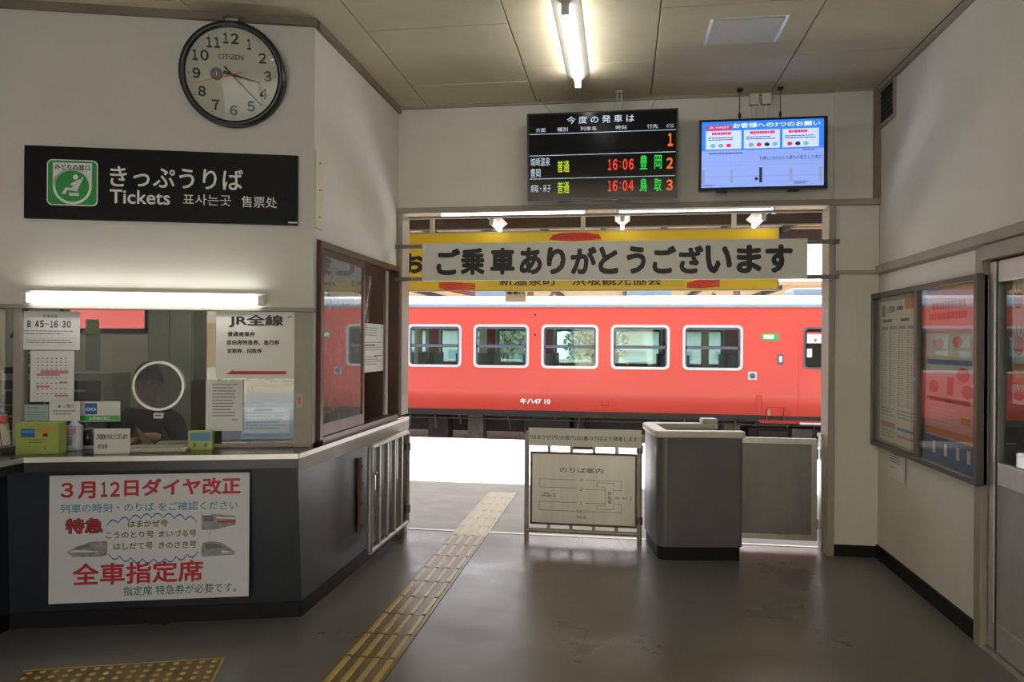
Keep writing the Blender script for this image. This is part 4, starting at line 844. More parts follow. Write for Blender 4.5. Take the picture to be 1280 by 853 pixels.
# sliding door on the right
def door_leaf(y0, y1, x, name):
    d = struct(MB().box(x, y0, .03, x+.035, y0+.05, 2.04).box(x, y1-.055, .03, x+.035, y1, 2.04).box(x, y0+.05, 1.93, x+.035, y1-.055, 2.04).box(x, y0+.05, .03, x+.035, y1-.055, .17).box(x, y0+.05, .885, x+.035, y1-.055, 1.0), name, 'aluminium', bevel=.003)
    box(x+.014, y0+.05, 1.0, x+.02, y1-.055, 1.93).build('pane', 'clear_glass', d); box(x+.012, y0+.05, .17, x+.022, y1-.055, .885).build('lower_panel', 'door_panel', d)
    return d
d1 = door_leaf(3.30, 4.235, XR+.0, 'door_1'); box(XR-.004, 4.145, .03, XR, 4.155, 2.04).build('weather_strip', 'black_plastic', d1); box(XR-.03, 3.38, 1.05, XR, 3.42, 1.30).build('door_handle', 'steel', d1, .004)
d2 = door_leaf(2.28, 3.34, XR+.04, 'door_2')
struct(MB().box(XR-.02, 2.2, -.01, XR+.1, YJ-.07, .02), 'trim_18', 'aluminium')
DP = Pl(XR+.045, 0, -90)
for i, (yt, yb, c_, lab) in enumerate(((345, 392, 0, 'white sheet with red crab leg drawing, topmost behind the door glass'), (395, 455, 1, 'white sheet with big red hand print shape behind the door glass'), (457, 480, 2, 'orange printed strip, third sheet down behind the door glass'), (482, 505, 3, 'small sheet with red star shape, lowest behind the door glass'))):
    k = Sign('door_sheet', lab, 'paper', DP, (1266, yt), (1300, yt-3), (1300, yb+4), (1266, yb), .002, 'poster_white' if i != 2 else 'orange_print', 'sheets behind the door glass')
    if i != 2:
        k.poly([(.25+.2*math.cos(t_*PI/8), .62+.2*math.sin(t_*PI/8)) for t_ in range(16)], 'crab_red', 'crab_body')
        g = MB()
        for j in range(6):
            a = PI*(.15+j*.14); x0, z0 = .25+.16*math.cos(a), .62-.16*math.sin(a); x1, z1 = .25+.5*math.cos(a), .62-.5*math.sin(a); nx, nz = -math.sin(a)*.03, -math.cos(a)*.03
            k.poly([(x0-nx, z0-nz), (x1, z1), (x0+nx, z0+nz)], None, mb=g)
        g.build('crab_leg', 'crab_red', k.root)
    else: k.lines(.1, .3, .9, .8, 2, 'poster_white', .5)
struct(MB().box(3.3, YB, 0, 3.4, 6.1, 3.0).box(XR+.1, YB-.1, 0, 3.4, YB, 3.0).box(XR+.1, YB, 2.9, 3.4, 6.1, 3.0), 'wall_side_room', 'wall_board')
b = thing('folded_parasol', 'dark coat rack standing beyond the sliding door glass', 'rack', (2.55, 4.1, 0)); MB().tube((0, 0, 0), (0, 0, 1.4), .02).build('pole', 'black_plastic', b); MB().lathe([(.16, 0), (.16, .03), (.02, .05)], 20).build('foot', 'black_plastic', b); MB().lathe([(.02, 1.45), (.09, 1.1), (.13, .6), (.02, .4)], 12).build('hung_cloth', 'dark_cloth', b); b.name = 'coat_rack'

# ------------------------------------------------------------------ gates in the doorway
def gate(name, label, loc, rotz, Wd, z0, z1, legs, latch, bars=4, parts_m='painted_rail'):
    g = thing(name, label, 'gate', loc, rotz); r = .02
    MB().path([(0, 0, z0 if not legs else .0)]+[(0, 0, z0+.1), (0, 0, z1-.03), (.008, 0, z1-.008), (.03, 0, z1)]+[(Wd-.03, 0, z1), (Wd-.008, 0, z1-.008), (Wd, 0, z1-.03), (Wd, 0, z0+.1), (Wd, 0, z0 if not legs else 0)], r, 12).build('frame', parts_m, g)
    MB().tube((0, 0, z0+.012), (Wd, 0, z0+.012), r*.95, 12).build('bottom_rail', parts_m, g)
    for i in range(bars): x = Wd*(i+1)/(bars+1); MB().box(x-.014, -.014, z0+.02, x+.014, .014, z1-.01).build('bar', parts_m, g, .004)
    if latch: l_ = MB().box(.015, -.03, z1-.30, .035, -.018, z1-.18).build('latch', 'steel', g, .003); MB().ball((.025, -.035, z1-.185), .014, 8, 5).build('latch_knob', 'steel', l_)
    for z in (z0+.12, z1-.12): MB().tube((Wd, 0, z-.03), (Wd, 0, z+.03), .027, 10).build('hinge', 'steel_dull', g)
    return g
gate('folding_gate', 'cream tubular steel gate folded open against the slate counter side', (-1.72, 4.93, 0), PI/2, .90, .13, .87, False, True)
b = thing('latch_plate', 'rusty vertical latch rail on the slate side panel behind the gate', 'rail', (-1.828, 5.0, .26), PI/2)
box(-.025, -.02, 0, .025, 0, .52).build('plate_board', 'rust_frame', b, .003); [MB().ball((0, -.024, z), .012, 8, 4).build('bolt', 'steel_dull', b) for z in (.06, .2, .34, .46)]
gp = thing('gate_post', 'short steel hinge post at the end of the ticket counter', 'post', (-1.765, 5.86, 0)); box(-.02, -.02, 0, .02, .02, ZC-.105).build('post_body', 'steel_dull', gp, .003); MB().ball((.0, 0, .90-.045), .018, 8, 5).build('post_knob', 'steel_dull', gp)
GY = 5.98
GP = Pl(0, GY, 0); g0 = hit(658.5, 600, GP).x; g1 = hit(799.5, 600, GP).x
gm = gate('sign_gate', 'tubular steel gate standing closed in the doorway, carrying two notices', (g0, GY, 0), 0, g1-g0, .07, .875, True, False)
s = Sign('platform_notice', 'long pale notice board fixed along the top of the middle gate', 'sign', Pl(0, GY-.022, 0), (661.5, 534.5), (802, 538.5), (802, 560), (660.5, 557.5), .006, 'banner_face')
s.text('*はまかぜ2号(大阪行)は2番のりばより発車します', .01, .38, .965, .68, 'ink', .006)
s = Sign('platform_guide_board', 'brushed metal platform guide board with rusty frame on the middle gate', 'sign', Pl(0, GY-.022, 0), (664.5, 566), (795.5, 568.5), (794.5, 659), (664, 653.5), .012, 'steel', board='plate')
s.o.data.materials[0] = mat('guide_metal', (.52, .50, .46), (.42, .41, .39), scale=2.2, rough=.42, metal=.55, stretch=(3, 1, .4))
MB().ring(rrect(-s.W/2-.008, -.008, s.W/2+.008, s.H+.008, .003, 1), rrect(-s.W/2+.008, .008, s.W/2-.008, s.H-.008, .003, 1), 0, -.018).build('frame', 'rust_frame', s.root)
s.text('のりば案内', .275, .20, .69, .27, 'ink', .002)
g = MB()
def ln(x0, z0, x1, z1, w=.0045, mb=None):
    s.rect(min(x0, x1)-(w/2 if x0 == x1 else 0), min(z0, z1)-(w*.7 if z0 == z1 else 0), max(x0, x1)+(w/2 if x0 == x1 else 0), max(z0, z1)+(w*.7 if z0 == z1 else 0), None, mb=g)
for (x0, z0, x1, z1) in ((.08, .37, .44, .37), (.52, .37, .865, .37), (.08, .37, .08, .485), (.08, .485, .44, .50), (.865, .37, .865, .50), (.52, .50, .71, .50), (.79, .50, .865, .50), (.08, .69, .44, .69), (.52, .69, .71, .69), (.79, .69, .865, .69), (.08, .69, .08, .81), (.08, .81, .43, .81), (.54, .81, .865, .81), (.865, .69, .865, .81), (.63, .40, .79, .40), (.63, .40, .63, .455), (.63, .455, .71, .455), (.71, .455, .71, .72), (.79, .40, .79, .77), (.63, .72, .71, .72), (.63, .72, .63, .77), (.63, .77, .79, .77)):
    if abs(z0-z1) < .02 and z0 != z1: z1 = z0
    ln(x0, z0, x1, z1)
g.build('diagram_lines', 'ink_grey', s.root)
s.digits('3', .465, .35, .495, .39, 'ink'); s.digits('2', .465, .475, .495, .52, 'ink'); s.digits('1', .47, .67, .49, .715, 'ink'); s.text('跨\n線\n橋', .735, .52, .77, .69, 'ink', 0); s.text('改札口', .435, .79, .535, .83, 'ink', 0); s.text('待合室', .44, .875, .53, .91, 'ink', 0)
s.text('豊岡\n城崎温泉', .095, .56, .2, .62, 'ink', 0); s.text('方\n面', .215, .57, .235, .62, 'ink', 0); s.text('鳥取・米子', .80, .585, .92, .62, 'ink', 0); s.text('方\n面', .94, .57, .96, .63, 'ink', 0)
o = tag(box(-.10, -.012, 0, .10, 0, .03).build('red_strip', 'rust_frame', loc=((g0+g1)/2, GY-.0, .745)), 'short dark red strip between the two notices on the middle gate', 'strip')

# clerk's standing box (open C of grey panels with an ivory rim)
fl = Vector((.205, 5.50)); frr = Vector((.845, 5.86)); ang = math.atan2(frr.y-fl.y, frr.x-fl.x)*.55
kx = thing('ticket_collector_box', 'grey ticket collector box with ivory rim and black base in the doorway', 'booth', (.53, 5.92, 0), math.radians(8))
def cshape(th, w, d, grow=0, r=.07):
    # outer loop then inner loop back: front at -d/2, open towards +x between the walls
    P = []
    x0, x1, y0, y1 = -w/2-grow, w/2+grow, -d/2-grow, d/2+grow
    def arc(cx, cy, rr, a0, a1, n=6): return [(cx+rr*math.cos(a0+(a1-a0)*i/n), cy+rr*math.sin(a0+(a1-a0)*i/n)) for i in range(n+1)]
    out = [(x1-.06, y1)]+arc(x0+r, y1-r, r, PI/2, PI)+arc(x0+r, y0+r, r, PI, 1.5*PI)+arc(x1-.03, y0+.03, .03, -PI/2, 0, 4)
    out += [(x1, y0+th+2*grow)]
    ri = max(.02, r-th*.5)
    inn = [(x0+th+2*grow+ri, y0+th+2*grow)]+arc(x0+th+2*grow+ri, y0+th+2*grow+ri, ri, 1.5*PI, PI)[1:]+arc(x0+th+2*grow+ri, y1-th-2*grow-ri, ri, PI, PI/2)+[(x1-.06, y1-th-2*grow)]
    return out+inn
wB, dB = .63, .62
pl_ = cshape(.07, wB, dB)
MB().prism(pl_, .10, .905).build('shell', 'booth_gray', kx, .004)
MB().prism(cshape(.07, wB, dB, -.012), 0, .10).build('plinth', 'black_base', kx)
MB().prism(cshape(.07, wB, dB, .016), .905, .955).build('rim', 'rim_ivory', kx, .012, seg=3)
box(wB/2-.17, dB/2-.085, .955, wB/2-.045, dB/2+.016, .995).build('rim_end_block', 'rim_ivory', kx, .008)
MB().box(-wB/2+.08, -dB/2+.08, .55, wB/2-.08, dB/2-.08, .57).build('inner_shelf', 'booth_gray', kx)
# right swing panel
RY = 6.12; RP = Pl(0, RY, 0); x0 = hit(920, 610, RP).x; x1 = hit(1021, 610, RP).x
g = thing('panel_gate', 'brushed steel panel gate at the right side of the doorway', 'gate', (x0, RY, 0)); Wd = x1-x0
MB().ring(rrect(0, .06, Wd, .86, .006, 1), rrect(.045, .105, Wd-.045, .815, .004, 1), .018, -.018).build('frame', 'steel', g, .003)
box(.045, -.006, .105, Wd-.045, .006, .815).build('panel', 'steel_dull', g); [MB().tube((Wd-.0, 0, z), (Wd-.0, 0, z+.08), .012, 8).build('hinge', 'steel', g) for z in (.15, .7)]
b = thing('gate_post', 'square steel post with ivory cap beside the right doorway jamb', 'post', (x1+.052, RY-.02, 0)); box(-.036, -.05, 0, .03, .05, .88).build('post_body', 'steel', b, .003); box(-.045, -.056, .88, .035, .056, .905).build('cap', 'rim_ivory', b, .004); box(-.03, -.07, .0, .02, -.05, .06).build('floor_catch', 'black_base', b)

# ------------------------------------------------------------------ tactile paving
tp = thing('tactile_strip', 'yellow tactile guide strip of barred tiles running out through the doorway', 'tactile paving', (-1.40, 1.5, 0))
tile = MB().box(.002, .002, 0, .298, .298, .004); bar = MB().prism([(-.016, 0), (.016, 0), (.011, .005), (-.011, .005)], .012, .288, lambda x, y, z: (x, z, y))
t0 = None
for i in range(21):
    yy = i*.3; inside = yy+1.5+.3 <= 6.15
    if 6.0 < yy+1.5+.1 < 6.15: pass
    if t0 is None:
        t0 = tile.build('tile', 'tile_yellow', tp); bars = []
        for k in range(4): q = bar.build('bar', 'bar_yellow', t0); q.location = (.0375+.075*k, 0, .004); bars.append(q)
        cur = t0; src = (t0, bars)
    else:
        cur = src[0].copy(); COL.objects.link(cur); cur.parent = tp
        for q in src[1]: z = q.copy(); COL.objects.link(z); z.parent = cur
    cur.location = (0, yy, .0005)
# glare on the outside tiles is put in as a paler colour
m_out = tile.build('tile_pale', 'tile_outside_glare', None); b_out = bar.build('bar_pale', 'tile_outside_glare', None)
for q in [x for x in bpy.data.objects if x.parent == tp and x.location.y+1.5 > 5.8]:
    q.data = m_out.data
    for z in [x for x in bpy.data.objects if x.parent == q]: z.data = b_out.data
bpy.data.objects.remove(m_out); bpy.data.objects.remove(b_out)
wpA = hitz(278, 824.4, 0)
wp = thing('tactile_patch', 'brown and yellow dotted tactile tile patch on the floor before the counter', 'tactile paving', (wpA.x, wpA.y, 0), math.radians(18.5))
wtile = MB().box(.002, .002, 0, .298, .298, .004)
dots = MB()
for i in range(5):
    for j in range(5): dots.lathe([(.0145, 0), (.0135, .003), (.0075, .005), (.0005, .0052)], 9, (.03+i*.06, .03+j*.06, .004))
first = None
for i in range(3):
    for j in range(2):
        if first is None: cur = wtile.build('tile', 'tile_yellow', wp); dd = dots.build('raised_dots', 'bar_yellow', cur); dd['kind'] = 'stuff'; first = (cur, dd)
        else: cur = first[0].copy(); COL.objects.link(cur); cur.parent = wp; q = first[1].copy(); COL.objects.link(q); q.parent = cur
        cur.location = (-.3*(i+1), -.3*(j+1), .0005)
MB().box(-.91, 0, 0, .0, .01, .005).box(0, -.6, 0, .01, .01, .005).build('edging', 'bar_yellow', wp)

# ------------------------------------------------------------------ platform, tracks, canopy
struct(MB().box(-40, 6.16, -1.1, 40, 12.0, -.004), 'floor_platform', 'concrete')
struct(MB().box(-40, 11.65, -.003, 40, 12.08, .002).box(-40, 12.0, -.2, 40, 12.08, -.003), 'trim_19', 'concrete_light')
struct(MB().box(-80, 11.9, -1.3, 80, 120, -.97), 'floor_trackbed', 'ballast')
struct(MB().box(-6.7, 6.06, -.1, XO0-.05, 6.16, 3.4).box(XR+.1, 6.06, 0, 9, 6.16, 3.4).box(-14, 6.06, 0, -6.7, 6.16, 3.4), 'wall_outside', 'wall_board') if False else None
struct(MB().box(-14, 6.06, 0, -6.6, 6.16, 3.4).box(XR+.1, 6.1, 0, 12, 6.2, 3.4), 'wall_outside', 'wall_board')
for y_ in (13.1, 14.17, 16.9, 17.97):
    o = tag(MB().box(-40, y_-.035, -.95, 40, y_+.035, -.80).build('rail', 'steel_dull'), {13.1: 'running rail of the empty track nearest the platform edge', 14.17: 'running rail on the far side of the empty track', 16.9: 'near running rail under the red train', 17.97: 'far running rail under the red train'}[y_], 'rail')
cy0, cy1, cz0, cz1 = 6.16, 12.1, 3.12, 3.30
cp = thing('platform_canopy', 'dark timber platform canopy with pale boards and rafters beyond the doorway', 'canopy', (0, 9, 3.1))
def cz_at(y): return cz0+(cz1-cz0)*(y-cy0)/(cy1-cy0)
sl = MB()
for i in range(18):
    xa = -12+i*1.33
    W2(MB().add([(xa+.004, cy0, cz_at(cy0)+.1), (xa+1.325, cy0, cz_at(cy0)+.1), (xa+1.325, cy1, cz_at(cy1)+.1), (xa+.004, cy1, cz_at(cy1)+.1), (xa+.004, cy0, cz_at(cy0)+.13), (xa+1.325, cy0, cz_at(cy0)+.13), (xa+1.325, cy1, cz_at(cy1)+.13), (xa+.004, cy1, cz_at(cy1)+.13)], [(0, 1, 2, 3), (7, 6, 5, 4), (0, 4, 5, 1), (1, 5, 6, 2), (2, 6, 7, 3), (3, 7, 4, 0)]), 'roof_board', 'wood_pale', cp)
W2(MB().add([(-12, cy0-.1, cz_at(cy0)+.135), (12, cy0-.1, cz_at(cy0)+.135), (12, cy1+.02, cz_at(cy1)+.135), (-12, cy1+.02, cz_at(cy1)+.135), (-12, cy0-.1, cz_at(cy0)+.17), (12, cy0-.1, cz_at(cy0)+.17), (12, cy1+.02, cz_at(cy1)+.17), (-12, cy1+.02, cz_at(cy1)+.17)], [(0, 3, 2, 1), (4, 5, 6, 7), (0, 1, 5, 4), (1, 2, 6, 5), (2, 3, 7, 6), (3, 0, 4, 7)]), 'roof_backing', 'house_roof', cp)  # solid backing added above the boards to stop sun leaking through their gaps
for i in range(27):
    xa = -12+i*.9
    W2(MB().add([(xa-.03, cy0, cz_at(cy0)), (xa+.03, cy0, cz_at(cy0)), (xa+.03, cy1, cz_at(cy1)+.02), (xa-.03, cy1, cz_at(cy1)+.02), (xa-.03, cy0, cz_at(cy0)+.1), (xa+.03, cy0, cz_at(cy0)+.1), (xa+.03, cy1, cz_at(cy1)+.1), (xa-.03, cy1, cz_at(cy1)+.1)], [(0, 1, 2, 3), (7, 6, 5, 4), (0, 4, 5, 1), (1, 5, 6, 2), (2, 6, 7, 3), (3, 7, 4, 0)]), 'rafter', 'wood_dark', cp)
for y_ in (7.1, 9.4, 11.75): W2(MB().box(-12, y_-.06, cz_at(y_)-.16, 12, y_+.06, cz_at(y_)), 'beam', 'wood_dark', cp)
W2(MB().box(-12, cy1-.02, cz1-.03, 12, cy1+.03, cz1+.2), 'fascia', 'wood_dark', cp)
for x_ in (-6.0, 3.45, 10.5):
    for y_ in (10.9,): W2(MB().tube((x_, y_, 0), (x_, y_, cz_at(y_)-.0), .07, 12), 'post', 'trim_taupe', cp); W2(MB().add([(x_-.04, y_-.05, 2.35), (x_+.04, y_-.05, 2.35), (x_+.04, y_-1.1, 3.05), (x_-.04, y_-1.1, 3.05), (x_-.04, y_-.05, 2.5), (x_+.04, y_-.05, 2.5), (x_+.04, y_-1.0, 3.15), (x_-.04, y_-1.0, 3.15)], [(0, 1, 2, 3), (7, 6, 5, 4), (0, 4, 5, 1), (1, 5, 6, 2), (2, 6, 7, 3), (3, 7, 4, 0)]), 'brace', 'wood_dark', cp)
# lintel boards outside above the doorway
struct(MB().box(-3.2, 6.17, 2.80, 2.6, 6.95, 2.84), 'trim_20', 'wood_pale')
struct(MB().box(-3.2, 6.10, 2.70, 2.6, 6.17, 3.3), 'trim_21', 'wall_board')
# yellow board
YB_ = Pl(0, 7.9, 0)
s = Sign('yellow_board', 'long yellow tourist board with red crab claws hanging over the platform', 'sign', YB_, (430, 293), (971, 288.5), (971, 361.5), (430, 365), .05, 'yellow_board', bevel=.003)
F = lambda px: (px-430)/541.
MB().ring(rrect(-s.W/2-.01, -.01, s.W/2+.01, s.H+.01, .01, 1), rrect(-s.W/2+.004, .004, s.W/2-.004, s.H-.004, .01, 1), 0, -.056).build('edge_frame', 'beige_plastic', s.root)
s.rect(F(622), .80, F(862), .945, 'lime_box', 'caption_ground').data.materials[0] = mat('yellow_caption', (.78, .56, .04), rough=.4)
s.text('新温泉町　浜坂観光協会', F(636), .76, F(836), .92, 'ink', .014, up=.0015)
s.text('お', F(509), .34, F(540), .70, 'ink', .05, up=.0015)
def claw(cx, cz_, sx, sz, tilt):
    g = MB(); 
    for i in range(6):
        a = (i-2.5)*.17
        pts_ = [(cx-sx*.5, cz_+a*sz*.8), (cx-sx*.1, cz_+a*sz*1.5-tilt*.02), (cx+sx*.5, cz_+a*sz*1.9-tilt*.05), (cx+sx*.52, cz_+(a+.13)*sz*1.9-tilt*.05), (cx-sx*.1, cz_+(a+.16)*sz*1.5-tilt*.02), (cx-sx*.5, cz_+(a+.15)*sz*.8)]
        s.poly(pts_, None, up=.0012+i*.0002, mb=g)
    g.build('crab_claw', 'crab_red', s.root)
s.poly([(F(698), .14), (F(703), .06), (F(715), .02), (F(745), .02), (F(760), .06), (F(763), .14), (F(730), .17)], 'crab_red', 'crab_claw', up=.0012)
g = MB(); [s.rect(F(702), .05+.03*i, F(760), .055+.03*i, None, mb=g, up=.0018) for i in range(3)]; g.build('claw_shading', 'print_darkred', s.root)
claw(F(582), .90, .085, .12, -1.5); claw(F(885), .92, .07, .10, 1.5)
for px in (548, 740, 921): x_ = s.X(F(px)); MB().box(x_-.022, -.03, s.H, x_+.022, .01, 3.15-s.loc.z).build('hanger', 'poster_cream', s.root)
s2 = Sign('boarding_sign', 'small cream plate with black lettering below the yellow board', 'sign', Pl(0, 8.0, 0), (632, 364), (657.5, 363.5), (657.5, 377.5), (632, 378), .02, 'poster_cream'); s2.text('乗車口', .08, .05, .92, .35, 'ink', .02); MB().box(-s2.W/2+.01, -.01, s2.H, -s2.W/2+.02, 0, s2.H+.10).box(s2.W/2-.02, -.01, s2.H, s2.W/2-.01, 0, s2.H+.10).build('hanger', 'steel_dull', s2.root)

# ------------------------------------------------------------------ red railcar
TY = 16.0; TP = Pl(0, TY, 0)
tr_ = thing('railcar', 'red diesel railcar standing at the far track, white window frames', 'train', (-3.0, TY+1.45, -.95))
ZB, ZBELT, ZTOP = .055, .55, 2.375
def tl(mb, name, m, parent=tr_, **k): o = mb.build(name, m, parent, **k); o.location = (3.0, -(TY+1.45), .95) if parent == tr_ else (0, 0, 0); return o
wc = [(hit(a, 430, TP).x, hit(b, 430, TP).x) for a, b in ((509.7, 576.8), (592, 661.5), (676.5, 748.3), (763.5, 837.3), (853.3, 928.7))]
pitch = (sum(wc[4])/2-sum(wc[0])/2)/4; ww = sum(b-a for a, b in wc)/5; x_first = sum(wc[0])/2
wz1 = hit(712, 405.9, TP).z; wz0_ = hit(712, 461, TP).z
XA, XB = -14.0, 7.0
dx0 = hit(998.5, 480, TP).x; dx1 = dx0+.98
dwin = (hit(1004.4, 430, TP).x, hit(1031.9, 430, TP).x, hit(1018, 461.6, TP).z, hit(1018, 409.3, TP).z)
wins = [x_first+i*pitch for i in range(-4, 5)]
ldx = wins[0]-pitch*.55
def side_panels(y, sgn):
    mb = MB(); hx = ww/2-.05; h0, h1 = wz0_+.05, wz1-.05; th = .04*sgn; cuts = [XA]
    holes = [(c_-hx, c_+hx, h0, h1) for c_ in wins]+[(dwin[0]+.03, dwin[1]-.03, dwin[2]+.03, dwin[3]-.03)]
    xprev = XA
    for a, b, q0, q1 in holes:
        mb.box(xprev, y, ZBELT, a, y+th, ZTOP); mb.box(a, y, ZBELT, b, y+th, q0); mb.box(a, y, q1, b, y+th, ZTOP); xprev = b
    mb.box(xprev, y, ZBELT, XB, y+th, ZTOP)
    return mb
sd_ = tl(side_panels(TY, 1), 'side_wall', 'train_red')
# lower side leans inwards, drops at the door
lo = MB()
def skirt(x0, x1, z0):
    yin = TY+.13*(ZBELT-z0)/(ZBELT-ZB)
    n = 5; vs = []
    for i in range(n+1):
        t_ = i/n; z = ZBELT-(ZBELT-z0)*t_; yy = TY+(yin-TY)*t_**1.5; vs += [(x0, yy, z), (x1, yy, z)]
    lo.add(vs, [(2*i, 2*i+2, 2*i+3, 2*i+1) for i in range(n)], True); lo.add([(x0, yin, z0), (x1, yin, z0), (x1, yin+.3, z0), (x0, yin+.3, z0)], [(0, 3, 2, 1)])
xs0 = hit(945, 530, TP).x; xs1 = hit(953, 530, TP).x
skirt(XA, xs0, ZB); skirt(xs1, XB, -.05)
yi = TY+.13; lo.add([(xs0, TY, ZBELT), (xs0, TY+.13, ZB), (xs1, TY+.14, -.05), (xs1, TY, ZBELT)], [(0, 1, 2, 3)])
tl(lo, 'lower_side', 'train_red')
tl(side_panels(TY+2.86, 1), 'side_wall', 'train_red'); tl(MB().box(XA, TY+2.86, ZB, XB, TY+2.9, ZBELT), 'lower_side', 'train_red')
tl(MB().box(XA, TY, ZB, XA+.04, TY+2.9, 2.4).box(XB-.04, TY, ZB, XB, TY+2.9, 2.4), 'end_wall', 'train_red')
rf = [(0, ZTOP), (.05, ZTOP+.07), (.28, ZTOP+.20), (.7, ZTOP+.28), (1.45, ZTOP+.31), (2.2, ZTOP+.28), (2.62, ZTOP+.20), (2.85, ZTOP+.07), (2.9, ZTOP), (2.7, ZTOP-.02), (.2, ZTOP-.02)]
tl(MB().prism([(TY+a, b) for a, b in rf], XA, XB, lambda x, y, z: (z, x, y)), 'roof', 'train_roof')
tl(MB().box(XA, TY-.03, ZTOP-.005, XB, TY+.02, ZTOP+.03), 'gutter', 'train_roof')
for x_ in (-11, -7, -3.2, .6, 4.2): tl(MB().box(x_-.5, TY+1.0, ZTOP+.25, x_+.5, TY+1.9, ZTOP+.46), 'roof_vent', 'train_roof', bevel=.03)
tl(MB().box(XA, TY+.1, .02, XB, TY+2.8, .12), 'train_floor', 'underfloor'); tl(MB().box(XA+.04, TY+.05, ZTOP-.10, XB-.04, TY+2.85, ZTOP-.06), 'inside_ceiling', 'train_inside')
tl(MB().box(XA+.04, TY+.15, .12, XB-.04, TY+.17, wz0_+.04).box(XA+.04, TY+2.72, .12, XB-.04, TY+2.74, wz0_+.04), 'inside_lining', 'train_inside')
gl = []
def twin(cx, y, sgn=-1):
    f = tl(MB().ring(rrect(cx-ww/2, wz0_, cx+ww/2, wz1, .11, 4), rrect(cx-ww/2+.055, wz0_+.055, cx+ww/2-.055, wz1-.055, .07, 4), y+.03*(-sgn), y+.018*sgn), 'window_frame', 'train_frame')
    zm = wz0_+(wz1-wz0_)*.50; k0, k1 = cx-ww/2+.05, cx+ww/2-.05
    MB().box(k0, y+.0, zm-.035, k1, y+.03, zm+.025).box(k0, y+.0, wz0_+.05, k0+.04, y+.03, wz1-.05).box(k1-.04, y, wz0_+.05, k1, y+.03, wz1-.05).box(k0, y, wz1-.10, k1, y+.03, wz1-.05).build('sash', 'train_sash', f)
    MB().box(k0, y+.012, wz0_+.04, k1, y+.016, wz1-.04).build('pane', 'train_glass', f)
for c_ in wins:
    twin(c_, TY); twin(c_, TY+2.86, 1)
f = tl(MB().ring(rrect(dwin[0], dwin[2], dwin[1], dwin[3], .09, 4), rrect(dwin[0]+.035, dwin[2]+.035, dwin[1]-.035, dwin[3]-.035, .06, 4), TY+.02, TY-.015), 'door_window', 'train_sash')
MB().box(dwin[0]+.03, TY+.012, dwin[2]+.03, dwin[1]-.03, TY+.016, dwin[3]-.03).build('pane', 'train_glass', f)
MB().box(dwin[0]+.07, TY+.004, dwin[3]-.33, dwin[1]-.07, TY+.010, dwin[3]-.1).build('door_sticker', 'white_paper', f); MB().box(dwin[0]+.07, TY+.002, dwin[3]-.14, dwin[1]-.07, TY+.004, dwin[3]-.1).add([(dwin[0]+.2, TY+.002, dwin[3]-.24), (dwin[0]+.27, TY+.002, dwin[3]-.24), (dwin[0]+.235, TY+.002, dwin[3]-.31)], [(0, 1, 2)]).build('sticker_print', 'poster_red', f)
MB().box(dwin[0]+.07, TY+.004, dwin[3]-.62, dwin[0]+.17, TY+.01, dwin[3]-.44).build('door_sticker', 'white_paper', f)
# door seam, hatch seams, plates
dz0, dz1 = .0, hit(1015, 401, TP).z
tl(MB().path([(dx0, TY-.002, ZBELT), (dx0, TY-.002, dz1-.08), (dx0+.03, TY-.002, dz1-.02), (dx0+.09, TY-.002, dz1), (dx1, TY-.002, dz1)], .012, 6).path([(dx0, TY-.002, ZBELT), (dx0, TY+.045, .3), (dx0, TY+.14, -.03)], .012, 6), 'door_seam', 'train_red')
tl(MB().box(dx0+.05, TY+.11, -.06, dx1, TY+.2, -.02), 'door_sill', 'aluminium')
for (a, b, c_, d_) in ((959, 509, 981, 527), (752, 497, 761, 508)):
    p0 = hit(a, b, TP); p1 = hit(c_, d_, TP); e_ = .05+.06*(ZBELT-p0.z)
    tl(MB().ring(rrect(p0.x, p1.z, p1.x, p0.z, .01, 1), rrect(p0.x+.012, p1.z+.012, p1.x-.012, p0.z-.012, .01, 1), TY+.14, TY+e_*.6), 'hatch_seam', 'train_seam')
def tplate(px0, py0, px1, py1, m, nm, up_=.006):
    a = hit(px0, py1, TP); b = hit(px1, py0, TP); return tl(MB().box(a.x, TY-up_, a.z, b.x, TY+.001, b.z), nm, m, bevel=.002), a, b
o, a, b = tplate(952, 417, 973.5, 426, 'card_green', 'green_placard'); text('ﾜﾝﾏﾝ', a.x+.03, a.z+.03, b.x-.06, b.z-.03, 'ink_white', o, TY-.0075, .02) if False else MB().box(a.x+.04, TY-.0075, a.z+.04, b.x-.10, TY-.006, b.z-.03).build('placard_print', 'ink_white', o)
o, a, b = tplate(971.5, 443, 979.5, 456, 'train_sash', 'door_button'); MB().box(a.x+.035, TY-.016, a.z+.05, b.x-.03, TY-.006, b.z-.04).build('button', 'white_plastic', o)
o, a, b = tplate(935, 465, 946, 475, 'train_frame', 'vent_cap'); MB().lathe([(.055, 0), (.06, .02), (.02, .025), (.001, .025)], 14, ((a.x+b.x)/2, TY-.006, (a.z+b.z)/2), 'Y').build('cap', 'train_sash', o)
for px, py in ((669, 393.6), (668.8, 418.7)): q = hit(px, py, TP); tl(MB().tube((q.x, TY, q.z), (q.x, TY-.02, q.z), .022, 10), 'bolt_cap', 'underfloor')
a = hit(650, 505, TP); b = hit(688, 498.5, TP)
g = MB(); yv = TY+.13*((ZBELT-b.z)/(ZBELT-ZB))**1.5-.010
o = tl(MB(), 'car_number', 'ink_white')
o2 = text('キハ47 10', a.x, a.z, b.x, b.z, 'ink_white', tr_, yv-.004, .035, 'car_number', eps=.0012); o2.location = o.location.copy(); bpy.data.objects.remove(o)
